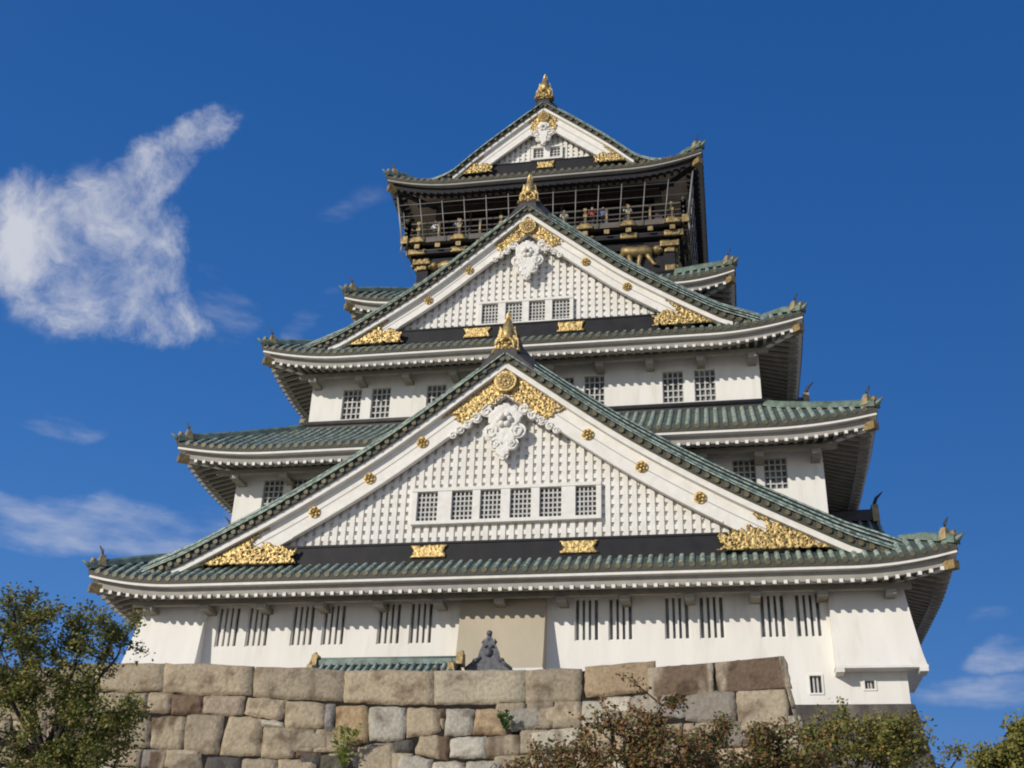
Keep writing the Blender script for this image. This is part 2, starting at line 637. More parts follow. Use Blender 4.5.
def roof(t):
    root = None
    mb = MB()
    mb.w = t.w
    w = t.w
    RAD = 0.112
    n = int(2 * w / PITCHROW)
    xs = [(i - n / 2) * PITCHROW for i in range(n + 1)]
    xs = [x for x in xs if abs(x) < w - 0.12]
    for k in range(4):
        mb.rot = k
        Rk = t.R if k in (1, 3) else (t.Rf if (k == 0 or t.back) else t.R)

        def span(x):
            fr = (k == 1 and x < 0) or (k == 3 and x > 0) or (t.back and k in (1, 3))
            r0, r1 = 0.0, min(Rk, w - abs(x))
            if t.gable and k in (1, 3) and fr and abs(x) > t.vn:
                if abs(x) > w - t.Rf:
                    r1 = w - abs(x)
                    return (r0, r1, True)
                return (0.0, w, False)
            if t.gable and t.back and k in (1, 3):
                return (0.0, w, False) if abs(x) <= w - t.Rf else (0.0, w - abs(x), True)
            return (r0, r1, False)
        ex = [-w] + xs + [w]
        gcut = [-(w - t.Rf), (w - t.Rf)] if t.gable and k in (1, 3) else []
        if t.gable and k in (1, 3):
            gcut += [-t.vn, t.vn]
        ex = sorted(set(ex + gcut))
        fn = (lambda x: (lambda r: gab(t, x, r))) if (t.gable and k in (1, 3)) else (lambda x: (lambda r: surf(t, x, r)))
        # deck
        for a, b in zip(ex[:-1], ex[1:]):
            mid = (a + b) / 2
            sp = span(mid)
            if sp[1] > w - abs(mid) + 1e-6 or sp[2] is False and sp[1] == w:
                ra0, ra1, rb0, rb1 = sp[0], sp[1], sp[0], sp[1]
            else:
                ra0 = rb0 = 0.0
                ra1, rb1 = min(Rk, w - abs(a)), min(Rk, w - abs(b))
            m_ = max(3, int(max(ra1, rb1) / 0.9))
            rows_ = []
            for i in range(m_ + 1):
                q = i / m_
                pa, pb = ra0 + (ra1 - ra0) * q, rb0 + (rb1 - rb0) * q
                rows_.append([(a, -(w - pa), fn(a)(pa) - 0.03), (b, -(w - pb), fn(b)(pb) - 0.03)])
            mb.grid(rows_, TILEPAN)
            # flat lip under the tile rows
            za, zb = surf(t, a, 0) - 0.03, surf(t, b, 0) - 0.03
            mb.poly([(a, -w, za - 0.22), (b, -w, zb - 0.22), (b, -w, zb), (a, -w, za)], TILEDARK)
            mb.poly([(a, -w, za - 0.22), (a, -w + .5, za - 0.22), (b, -w + .5, zb - 0.22), (b, -w, zb - 0.22)], TILEDARK)
        for x in xs:
            r0, r1, _ = span(x)
            if r1 - r0 < 0.15:
                continue
            row(mb, fn(x), r0, r1, x, RAD, TILE, n=14)
    # verge part of the gable roof (hangs out over the front skirt)
    if t.gable:
        ends = [-1] + ([1] if t.back else [])
        for e in ends:
            for k in (1, 3):
                mb.rot = k
                sg = (1 if k == 1 else -1) * e            # local x of the front side
                ys = []
                y = w - t.Rf
                while y < t.verge - 0.1:
                    ys.append(y)
                    y += 0.32 * t.s
                ys.append(t.verge)
                m_ = 18

                def foot(yy):
                    r = t.Rf
                    while gab(t, yy, r, False) < t.H(w - yy) - .02 and r < 5:
                        r += .05
                    return r
                R0 = [t.Rf] + [foot(yy) for yy in ys[1:]]
                grd = [[(sg * yy, -(w - (r0 + (w - r0) * i / m_)), gab(t, sg * yy, r0 + (w - r0) * i / m_, yy == ys[0]) - 0.03) for yy, r0 in zip(ys, R0)] for i in range(m_ + 1)]
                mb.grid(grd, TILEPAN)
                for yy, r0 in list(zip(ys, R0))[1:]:
                    row(mb, (lambda r: gab(t, yy, r, False)), r0, w - 0.05, sg * yy, RAD, TILE, n=18, cap=True)
    mb.rot = 0
    o = cpart(mb, 'tiled_roof')

    # fascia boards, rafters, soffit
    FW = LACQ if t.dark else WOODWHITE
    FG = LACQ if t.dark else GREYBOARD
    fa = MB()
    ra = MB()
    so = MB()
    bm_ = MB()
    RISE = 0.30
    depth = w - t.v
    for k in range(4):
        for q in (fa, ra, so, bm_):
            q.rot = k
        sx = np.linspace(-1, 1, 49)
        WHT = GREYBOARD if t.dark else WOODWHITE

        def band(mbx, r, rb, z1, z0, M):
            A = [(x * (w - r), -(w - r)) for x in sx]
            B = [(x * (w - rb), -(w - rb)) for x in sx]
            zt = [lip(t, x * w) for x in sx]
            i0 = [mbx.p((a[0], a[1], z + z0)) for a, z in zip(A, zt)]
            i1 = [mbx.p((a[0], a[1], z + z1)) for a, z in zip(A, zt)]
            i2 = [mbx.p((a[0], a[1], z + z0)) for a, z in zip(B, zt)]
            i3 = [mbx.p((a[0], a[1], z + z1)) for a, z in zip(B, zt)]
            for j in range(len(sx) - 1):
                mbx.face((i0[j], i0[j + 1], i1[j + 1], i1[j]), M)
                mbx.face((i2[j], i2[j + 1], i0[j + 1], i0[j]), M)
                mbx.face((i1[j], i1[j + 1], i3[j + 1], i3[j]), M)
        band(fa, 0.05, 0.5, 0.0, -0.13, WHT)
        band(fa, 0.36, 0.7, -0.13, -0.52, FG)
        # soffit: from the grey board to the wall
        rr_ = [0.42, 0.9, 1.6, depth]
        rows_ = []
        for r in rr_:
            rows_.append([(x * (w - r), -(w - r), t.H(0) - 0.25 - 0.44 + U(t, (w - r) * (1 - abs(x)), 0) * (1 - r / depth) + RISE * (r - .42)) for x in sx])
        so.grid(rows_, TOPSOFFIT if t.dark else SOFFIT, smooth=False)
        n2 = int(2 * (w - 0.5) / PITCHROW)
        for i in range(n2 + 1):
            x = (i - n2 / 2) * PITCHROW
            r1 = min(1.0 if t.dark else depth + 0.05, w - abs(x) - 0.1)
            if r1 < 0.5:
                continue
            def zz(r):
                return t.H(0) - 0.25 - 0.455 + U(t, max(0, w - r - abs(x)), 0) * (1 - min(r / depth, 1)) + RISE * (r - .42) if r > 0.2 else 0
            za = lip(t, x) - 0.455
            hw = 0.075
            zb = zz(r1)
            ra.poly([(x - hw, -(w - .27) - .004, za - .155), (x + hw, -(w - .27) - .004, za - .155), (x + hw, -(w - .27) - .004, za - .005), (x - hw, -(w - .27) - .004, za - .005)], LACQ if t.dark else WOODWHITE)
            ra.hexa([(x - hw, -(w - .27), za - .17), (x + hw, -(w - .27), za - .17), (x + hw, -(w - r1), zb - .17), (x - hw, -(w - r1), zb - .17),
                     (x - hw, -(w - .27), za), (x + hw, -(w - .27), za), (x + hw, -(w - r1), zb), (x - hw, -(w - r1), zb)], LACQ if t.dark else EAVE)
        rbm = min(1.15, depth * .55)
        zb = t.H(0) - 0.25 - 0.455 + RISE * (rbm - .42) - .17
        if k in (0, 2):
          bm_ = MB(k)
          bm_.box(-(w - rbm - .6), (w - rbm - .6), -(w - rbm), -(w - rbm) + .24, zb - .22, zb, LACQ if t.dark else EAVE)
          cpart(bm_, 'eave_beam', o)
    cpart(fa, 'eave_fascia', o)
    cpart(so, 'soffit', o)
    tag(cpart(ra, 'eave_rafters', o), kind=None)
    t.zbeam = t.H(0) - 0.25 - 0.455 + RISE * (min(1.15, depth * .55) - .42) - .17 - .24
    # brackets carrying the eave beam
    if not t.dark:
        for k in (0,):
            nb = int(2 * t.v / 2.55)
            for i in range(nb + 1):
                x = (i - nb / 2) * (2 * (t.v - .35) / nb)
                b = MB(k)
                rbm = min(1.15, depth * .55)
                b.box(x - .2, x + .2, -(w - rbm) + .1, -(t.v - .04), t.zbeam - .2, t.zbeam - .002, EAVE)
                b.box(x - .2, x + .2, -(w - rbm) - .03, -(w - rbm) + .1, t.zbeam - .2, t.zbeam - .002, GREYBOARD)
                cpart(b, 'eave_bracket', o)
    # hip ridges and corner ornaments
    for k in range(4):
        h = MB(k)
        pts = []
        rt = min(t.R, t.Rf + 0.4) if (t.gable and (k in (0, 1) or t.back)) else t.R
        for i in range(11):
            r = 0.0 + rt * i / 10
            pts.append((w - r, -(w - r), surf(t, w - r, r)))
        prev = None
        len_i = 0
        for (x, y, z) in pts:
            c = .7071
            hs_ = 1 - .55 * max(0, len_i - 5) / 5 if t.gable else 1
            len_i += 1
            sec = [(-.2, -.05), (-.2, .20 * hs_), (-.1, .32 * hs_), (.1, .32 * hs_), (.2, .20 * hs_), (.2, -.05)]
            ring = [h.p((x + q[0] * c, y + q[0] * c, z + q[1])) for q in sec]
            if prev:
                for j in range(5):
                    h.face((prev[j], prev[j + 1], ring[j + 1], ring[j]), RIDGEG)
            else:
                h.face(ring[::-1], TILEEND)
            prev = ring
        # upturned tile tip at the very corner
        x, y, z = pts[0]
        h.tube([(x - .25, y + .25, z + .1), (x + .05, y - .05, z + .16), (x + .25, y - .25, z + .32)], .1, RIDGEG, rr=[.16, .12, .03])
        cpart(h, 'hip_ridge', o)
        c = MB(k)
        d = 0.34
        x, y, z = w - d, -(w - d), surf(t, w - d, d) + 0.12
        q = .7071
        # demon-tile block: stepped, with a horn
        for (z0, z1, wa, th) in ((0, .2, .25, .18), (.2, .42, .21, .16), (.42, .54, .14, .12)):
            pp = []
            for zz_ in (z0, z1):
                for (a, b) in ((-wa, -th), (wa, -th), (wa, th), (-wa, th)):
                    f_ = 1.0 if zz_ == z0 else .86
                    pp.append((x + (a * q - b * q) * f_, y + (a * q + b * q) * f_, z - .1 + zz_))
            c.hexa(pp, ORNA)
        c.tube([(x, y, z + .4), (x + .03, y - .03, z + .60), (x + .16, y - .16, z + .85)], .08, RIDGE, rr=[.1, .07, .02])
        c.tube([(x + .2, y - .2, z + .1), (x + .34, y - .34, z + .12)], .13, ORNA, seg=8)
        cpart(c, 'corner_ornament', o)
        # gilt-capped hip rafter under the corner
        b = MB(k)
        zt = lip(t, w) - .42
        for (r0, r1, M, hw, z0) in ((.12, .5, GOLDPLATE, .17, -.36), (.5, depth, LACQ if t.dark else WOODWHITE, .14, -.30)):
            pp = []
            for zz_ in (0, 1):
                for (r, sgn) in ((r0, -1), (r0, 1), (r1, 1), (r1, -1)):
                    zc = zt + (0 if zz_ else z0) - (t.u * min(1, r / depth)) + .3 * r
                    pp.append((w - r + sgn * hw * q, -(w - r) + sgn * hw * q, zc))
            b.hexa(pp, M)
        cpart(b, 'corner_rafter', o)
    return o


def relief(mb, poly, y, M, step=0.075, amp=0.14, freq=4.0, seed=0.0, edge=0.10, thick=0.05, openwork=0.0):
    """carved openwork: a bumpy sheet inside polygon (x, z), standing off the plane y towards -y"""
    xs = [p[0] for p in poly]
    zs = [p[1] for p in poly]
    x0, x1, z0, z1 = min(xs), max(xs), min(zs), max(zs)
    nx, nz = max(2, int((x1 - x0) / step)), max(2, int((z1 - z0) / step))

    def inside(px, pz):
        c = False
        j = len(poly) - 1
        for i in range(len(poly)):
            xi, zi = poly[i]
            xj, zj = poly[j]
            if (zi > pz) != (zj > pz) and px < (xj - xi) * (pz - zi) / (zj - zi) + xi:
                c = not c
            j = i
        return c
    ids = {}

    def hgt(px, pz):
        a = noise.noise(Vector((px * freq + seed, pz * freq, 1.3 + seed)))
        b = noise.noise(Vector((px * freq * 2.1 + 7, pz * freq * 2.1, seed)))
        v = abs(math.sin(4.5 * a + 2.5 * b + 1.0))
        return amp * (0.15 + 0.95 * v)

    def vid(i, j):
        if (i, j) not in ids:
            px, pz = x0 + (x1 - x0) * i / nx, z0 + (z1 - z0) * j / nz
            ids[(i, j)] = mb.p((px, y - thick - hgt(px, pz), pz))
        return ids[(i, j)]
    cells = set()
    for i in range(nx):
        for j in range(nz):
            px, pz = x0 + (x1 - x0) * (i + .5) / nx, z0 + (z1 - z0) * (j + .5) / nz
            jx = edge * noise.noise(Vector((px * 5 + seed, pz * 5, 9)))
            jz = edge * noise.noise(Vector((px * 5 + seed, pz * 5, 33)))
            if openwork and hgt(px, pz) < amp * openwork:
                continue
            if inside(px + jx, pz + jz):
                cells.add((i, j))
    for (i, j) in cells:
        mb.face((vid(i, j), vid(i + 1, j), vid(i + 1, j + 1), vid(i, j + 1)), M, True)
    bid = {}

    def back(i, j):
        if (i, j) not in bid:
            bid[(i, j)] = mb.p((x0 + (x1 - x0) * i / nx, y, z0 + (z1 - z0) * j / nz))
        return bid[(i, j)]
    for (i, j) in cells:
        for (di, dj, a, b) in ((-1, 0, (i, j + 1), (i, j)), (1, 0, (i + 1, j), (i + 1, j + 1)), (0, -1, (i, j), (i + 1, j)), (0, 1, (i + 1, j + 1), (i, j + 1))):
            if (i + di, j + dj) not in cells:
                mb.face((vid(*a), back(*a), back(*b), vid(*b)), M)


def lattice_window(mb, x0, x1, z0, z1, y, nx, nz, M, bar=0.07, depth=0.22, Mg=GLASS, frame=None):
    """lattice bars in a recess with glass behind"""
    mb.poly([(x0, y + depth, z0), (x1, y + depth, z0), (x1, y + depth, z1), (x0, y + depth, z1)], Mg)
    for i in range(1, nx):
        x = x0 + (x1 - x0) * i / nx
        mb.box(x - bar / 2, x + bar / 2, y + .09, y + .16, z0, z1, M)
    for i in range(1, nz):
        z = z0 + (z1 - z0) * i / nz
        mb.box(x0, x1, y + .10, y + .15, z - bar / 2, z + bar / 2, M)


def wall_panel(mb, x0, x1, z0, z1, y, openings, M, depth=0.25, Mr=None):
    """flat wall at y facing -y with rectangular openings and their reveals"""
    xs = sorted(set([x0, x1] + [v for o in openings for v in o[:2]]))
    zs = sorted(set([z0, z1] + [v for o in openings for v in o[2:4]]))
    for a, b in zip(xs[:-1], xs[1:]):
        for c, d in zip(zs[:-1], zs[1:]):
            mx, mz = (a + b) / 2, (c + d) / 2
            if any(o[0] < mx < o[1] and o[2] < mz < o[3] for o in openings):
                continue
            mb.poly([(a, y, c), (b, y, c), (b, y, d), (a, y, d)], M)
    for (a, b, c, d) in [o[:4] for o in openings]:
        e = y + depth
        mb.poly([(a, y, c), (b, y, c), (b, e, c), (a, e, c)], Mr or M)
        mb.poly([(a, y, d), (a, e, d), (b, e, d), (b, y, d)], Mr or M)
        mb.poly([(a, y, c), (a, e, c), (a, e, d), (a, y, d)], Mr or M)
        mb.poly([(b, y, c), (b, y, d), (b, e, d), (b, e, c)], Mr or M)


def gable(t, y0, band, panel_windows, win_z, boss, apex_gold, foot_gold, pendant, lat_step, s):
    """front gable of an irimoya roof; y0: reference plane of its face"""
    w, H = t.w, t.H
    vy = -t.verge

    def edge(x):
        r = w - abs(x)
        return gab(t, -t.verge, r, False)
    yb = vy + 0.45 * s       # barge board face
    yp = y0 + 0.04 * s       # lattice panel plane

    def barge_bot(x):
        return H(w - abs(x)) - (3.12 - .012 * abs(x)) * s * t.bs + .0
    floor_z = lambda y: t.H(w + y) + 0.02

    root_mb = MB()
    # closing wall behind the lattice
    zf = band[0] - 0.1
    xm = t.w - 3.0
    pts = []
    for i in range(-30, 31):
        x = xm * i / 30
        pts.append((x, max(zf, barge_bot(x) + .5)))
    for (a, b) in zip(pts[:-1], pts[1:]):
        mid = ((a[0] + b[0]) / 2)
        root_mb.poly([(a[0], yp + .28, zf), (b[0], yp + .28, zf), (b[0], yp + .28, b[1]), (a[0], yp + .28, a[1])], PLASTER)
    root = cpart(root_mb, 'gable')

    # rake strips -----------------------------------------------------------
    def strip(mb, top, bot, yf, ybk, M, xmax, clip=True, nseg=48, clipz=None):
        for sgn in (-1, 1):
            prev = None
            for i in range(nseg + 1):
                x = xmax * i / nseg
                z1 = top(x)
                z0 = bot(x)
                if clip:
                    lo_ = max(floor_z(yf) - .25, (clipz if clipz is not None else -9))
                    z0 = max(z0, lo_)
                    z1 = max(z1, z0 + .001)
                cur = [mb.p((sgn * x, yf, z0)), mb.p((sgn * x, yf, z1)), mb.p((sgn * x, ybk, z1)), mb.p((sgn * x, ybk, z0))]
                if prev:
                    for j in range(4):
                        mb.face((prev[j], prev[(j + 1) % 4], cur[(j + 1) % 4], cur[j]), M)
                prev = cur
            mb.face(prev, M)
    vg = MB()
    xfoot = w - 2.0
    strip(vg, lambda x: edge(x) - .02, lambda x: edge(x) - .36 * s, vy + .05, vy + .5 * s, TILEDARK, xfoot)
    # hanging verge tile ends
    L = 0.0
    x = 0.15
    while x < xfoot + .3:
        for sgn in (-1, 1):
            zc = edge(x) - .17 * s
            if zc > floor_z(vy) - .1:
                vg.disc((sgn * x, vy - .05, zc), .115 * s ** .5, vy + .12, TILEEND)
                vg.tube([(sgn * x, vy - .02, edge(x) - .0), (sgn * x, vy + .35 * s, edge(x) + .06)], .10 * s ** .5, TILEEND, seg=6)
        x += 0.40
    cpart(vg, 'verge_tiles', root)
    bb = MB()
    strip(bb, lambda x: edge(x) - .33 * s, lambda x: edge(x) - .66 * s, vy + .16 * s, vy + .6 * s, WOODWHITE, foot_gold[2] + .75 * s)
    cpart(bb, 'white_moulding', root)
    bb = MB()
    strip(bb, lambda x: edge(x) - .60 * s, lambda x: barge_bot(x), yb, yb + .22 * s, WOODWHITE, xfoot - 1.6 * s, clipz=band[0] + .12)
    # thin groove moulding and lower lip on the barge board
    strip(bb, lambda x: barge_bot(x) + .11 * s, lambda x: barge_bot(x), yb - .05 * s, yb + .1, WOODWHITE, foot_gold[0] + .3)
    mid = lambda x: (edge(x) - .66 * s) * .55 + barge_bot(x) * .45
    strip(bb, lambda x: mid(x) + .02, lambda x: mid(x) - .02, yb - .012, yb + .1, GREYBOARD, foot_gold[1] + .8)
    cpart(bb, 'barge_board', root)
    # dark beam under the panel with gilt plates --------------------------------
    bd = MB()
    bd.box(-band[2], band[2], yp - .12, yp + .25, band[0] - .55, band[1] - .03, LACQ)
    bd.box(-band[2] + .4, band[2] - .4, yp - .16, yp + .2, band[1] - .10 * s, band[1] + .0, LACQ)
    cpart(bd, 'dark_beam', root)
    for x in band[3]:
        pz = MB()
        hh = (band[1] - band[0]) * .33
        zc = (band[0] + band[1]) / 2 - .02
        wv = 0.82 * s
        relief(pz, [(x - wv, zc - hh), (x - wv * .8, zc), (x - wv, zc + hh), (x + wv, zc + hh), (x + wv * .8, zc), (x + wv, zc - hh)], yp - .12, GOLD, step=.06, amp=.05, edge=.05, seed=x)
        cpart(pz, 'gold_plate', root)
    # lattice panel ------------------------------------------------------------
    lt = MB()
    zb = band[1]
    wx0 = min(a for a, b in panel_windows) - .22 * s
    wx1 = max(b for a, b in panel_windows) + .22 * s
    wz0, wz1 = win_z[0] - .16 * s, win_z[1] + .16 * s
    x = -w
    nb = int(w / lat_step)
    for i in range(-nb, nb + 1):
        x = i * lat_step
        zt = barge_bot(x) + .25
        if zt < zb + .15:
            continue
        segs = [(zb, zt)]
        if wx0 < x < wx1:
            segs = [(zb, wz0), (wz1, zt)]
        for (a, b) in segs:
            if b > a:
                hw = lat_step * .29
                lt.box(x - hw, x + hw, yp + .13, yp + .27, a, b, WOODWHITE)
    z = zb + .02
    while z < barge_bot(0):
        # horizontals behind the uprights
        xe = 0
        while xe < w - 3 and barge_bot(xe) > z:
            xe += .1
        spans = [(-xe, xe)]
        if wz0 < z < wz1:
            spans = [(-xe, wx0), (wx1, xe)]
        for (a, b) in spans:
            if b > a:
                lt.box(a, b, yp + .18, yp + .27, z - .11 * s, z + .11 * s, WOODWHITE)
        z += 0.42 * s
    # window surround: posts, head and sill
    lt.box(wx0, wx1, yp - .09, yp + .26, wz1 - .16 * s, wz1, WOODWHITE)
    lt.box(wx0, wx1, yp - .09, yp + .26, wz0, wz0 + .16 * s, WOODWHITE)
    ed = [wx0] + [v for ab in panel_windows for v in ab] + [wx1]
    for a, b in zip(ed[::2], ed[1::2]):
        lt.box(a, b, yp - .06, yp + .26, wz0 + .16 * s, wz1 - .16 * s, WOODWHITE)
    cpart(lt, 'lattice_panel', root)
    for (a, b) in panel_windows:
        wn_ = MB()
        lattice_window(wn_, a, b, win_z[0], win_z[1], yp - .02, 5 if s > .8 else 3, 6 if s > .8 else 4, LATTICE, bar=.065 * s ** .5, depth=.24)
        cpart(wn_, 'window', root)
    # gold bosses ----------------------------------------------------------------
    for xb in boss:
        for sgn in (-1, 1):
            b = MB()
            zc = mid(xb)
            rb = .27 * s
            b.disc((sgn * xb, yb - .07, zc), rb, yb + .02, GOLD, seg=16)
            for j in range(6):
                a = j * math.pi / 3 + .3
                b.dome((sgn * xb + rb * .62 * math.cos(a), yb - .07, zc + rb * .62 * math.sin(a)), rb * .34, rb * .34, .08, GOLD, seg=8)
            b.dome((sgn * xb, yb - .07, zc), rb * .33, rb * .33, .12, GOLD, seg=8)
            cpart(b, 'gold_boss', root)
    # gold at the apex: a chevron lying on the barge board
    ax, al = apex_gold
    for sgn in (-1, 1):
        top = lambda x: edge(x) - .68 * s
        pl = []
        n = 10
        for i in range(n + 1):
            x = ax * i / n
            pl.append((sgn * x, top(x) + .02))
        pl.append((sgn * ax * .78, top(ax * .78) - .35 * s))
        pl.append((sgn * al * 1.25, (top(al * 1.25) + barge_bot(al * 1.25)) / 2 + .1 * s))
        pl.append((sgn * al, barge_bot(al) + .02))
        for i in range(6):
            x = al * .95 * (1 - (i + 1) / 6)
            pl.append((sgn * x, barge_bot(x) + .04))
        gm = MB()
        relief(gm, pl, yb, GOLD, step=.05, amp=.075 * s, freq=5.0, seed=sgn * 3.3, edge=.2 * s, thick=.02, openwork=.30)
        cpart(gm, 'gold_apex_carving', root)
    gm = MB()
    zc = edge(0) - 1.35 * s
    gm.disc((0, yb - .30 * s, zc), .52 * s, yb, GOLD, seg=22)
    gm.disc((0, yb - .34 * s, zc), .40 * s, yb, GOLDPLATE, seg=20)
    for j in range(9):
        a = 2 * math.pi * j / 9
        gm.dome((.24 * s * math.cos(a), yb - .34 * s, zc + .24 * s * math.sin(a)), .09 * s, .09 * s, .06, GOLD, seg=6, rings=2)
    gm.dome((0, yb - .34 * s, zc), .1 * s, .1 * s, .08, GOLD, seg=8)
    cpart(gm, 'gold_crest_disc', root)
    # gold at the feet
    f0, f1, f2 = foot_gold          # inner end on the beam, tip along the rake, outer end
    for sgn in (-1, 1):
        top = lambda x: edge(x) - .68 * s
        zlow = band[0] - .02
        pl = []
        n = 8
        for i in range(n + 1):
            x = f1 + (f2 - f1) * i / n
            pl.append((sgn * x, max(top(x), zlow + .05)))
        pl += [(sgn * f2, zlow), (sgn * f0, zlow)]
        pl += [(sgn * (f0 + .28 * s), zlow + .28 * s), (sgn * f0, zlow + .62 * s)]
        pl += [(sgn * (f0 + (f1 - f0) * .45), zlow + .78 * s), (sgn * (f1 + .1 * s), zlow + 1.02 * s), (sgn * (f1 + .8 * s), zlow + .72 * s), (sgn * (f1 + .6 * s), (top(f1 + .6 * s) + zlow + 1.0 * s) / 2)]
        gm = MB()
        relief(gm, pl, yb - .03, GOLD, step=.05, amp=.075 * s, freq=5.0, seed=sgn * 5.7, edge=.2 * s, thick=.02, openwork=.30)
        cpart(gm, 'gold_foot_carving', root)
    # carved white pendant under the apex
    pd = MB()
    zc, hw_, reach = pendant
    yq = yb - .02

    def curl(cx, cz, r0, turns, dirn, start, th):
        pts = []
        for i in range(16):
            a = start + dirn * turns * 2 * math.pi * i / 15
            r = r0 * (1 - .72 * i / 15)
            pts.append((cx + r * math.cos(a), yq - .06 * s - .02 * i / 15, cz + r * math.sin(a)))
        pd.tube(pts, th, WOODWHITE, seg=6, rr=[th * (1 - .35 * i / 15) for i in range(16)])
        pd.disc((cx, yq - .05 * s, cz), r0 * 1.05, yq + .03, WOODWHITE, seg=14)
    # central body
    ztop = barge_bot(0) + .05
    body = [(0, zc + .95 * s), (hw_ * .55, zc + .78 * s), (hw_ * 1.15, zc + .35 * s), (hw_ * .95, zc - .1 * s), (hw_ * .75, zc - .75 * s), (.32 * s, zc - 1.35 * s), (0, zc - 1.9 * s)]
    poly_ = body + [(-x, z) for x, z in body[::-1][1:-1]]
    relief(pd, poly_, yq + .02, WOODWHITE, step=.08, amp=.06, edge=.10, thick=.06, freq=3.0)
    for sgn in (-1, 1):
        curl(sgn * .62 * s, zc - .45 * s, .36 * s, 1.3, sgn, math.pi / 2, .075 * s)
        curl(sgn * .38 * s, zc - 1.1 * s, .30 * s, 1.3, -sgn, 0, .07 * s)
        # arms of scrolls running along under the barge board
        k = 0
        x = hw_ * 1.2
        while x < reach:
            rr_ = (.30 - .14 * (x / reach)) * s
            curl(sgn * x, barge_bot(x) - rr_ * .55, rr_, 1.2, sgn if k % 2 else -sgn, math.pi / 2 + k, .055 * s)
            pd.dome((sgn * (x + rr_ * .8), yq, barge_bot(x + rr_ * .8) - rr_ * .2), rr_ * .7, rr_ * .5, .09 * s, WOODWHITE, seg=8)
            x += rr_ * 1.75
            k += 1
    curl(0, zc - 1.62 * s, .22 * s, 1, 1, 0, .06 * s)
    # rosette
    for j in range(6):
        a = j * math.pi / 3
        pd.dome((.25 * s * math.cos(a), yq - .12 * s, zc + .1 * s + .25 * s * math.sin(a)), .17 * s, .17 * s, .16 * s, WOODWHITE, seg=8)
    pd.dome((0, yq - .2 * s, zc + .1 * s), .14 * s, .14 * s, .2 * s, GREYBOARD, seg=8)
    cpart(pd, 'carved_pendant', root)
    # main ridge running back from the apex
    rg = MB()
    zr = H(w)
    yr1 = (t.verge if t.back else -(t.vn - .05))
    rg.box(-.42 * s, .42 * s, -t.verge + 1.0 * s, yr1, zr - .3, zr + .42 * s, RIDGE)
    rg.tube([(0, -t.verge + .95 * s, zr + .48 * s), (0, yr1, zr + .48 * s)], .2 * s, RIDGE, seg=8)
    # ridge end drops with the curled verge
    ze = edge(0)
    rg.hexa([(-.62 * s, vy - .04, ze - .32 * s), (.62 * s, vy - .04, ze - .32 * s), (.5 * s, -t.verge + 1.05 * s, zr - .35), (-.5 * s, -t.verge + 1.05 * s, zr - .35),
             (-.5 * s, vy - .04, ze + .22 * s), (.5 * s, vy - .04, ze + .22 * s), (.42 * s, -t.verge + 1.05 * s, zr + .4 * s), (-.42 * s, -t.verge + 1.05 * s, zr + .4 * s)], RIDGE)
    for sgn in (-1, 1):
        rg.hexa([(sgn * .5 * s, vy - .02, ze - .62 * s), (sgn * 1.5 * s, vy - .02, edge(1.5 * s) - .1 * s), (sgn * 1.5 * s, vy + .8 * s, gab(t, -t.verge + .8 * s, w - 1.5 * s) - .05), (sgn * .5 * s, vy + .8 * s, zr - .55),
                 (sgn * .4 * s, vy - .02, ze + .1 * s), (sgn * 1.25 * s, vy - .02, edge(1.25 * s) + .22 * s), (sgn * 1.25 * s, vy + .8 * s, gab(t, -t.verge + .8 * s, w - 1.25 * s) + .22 * s), (sgn * .4 * s, vy + .8 * s, zr - .1)], RIDGE)
    cpart(rg, 'main_ridge', root)
    return root


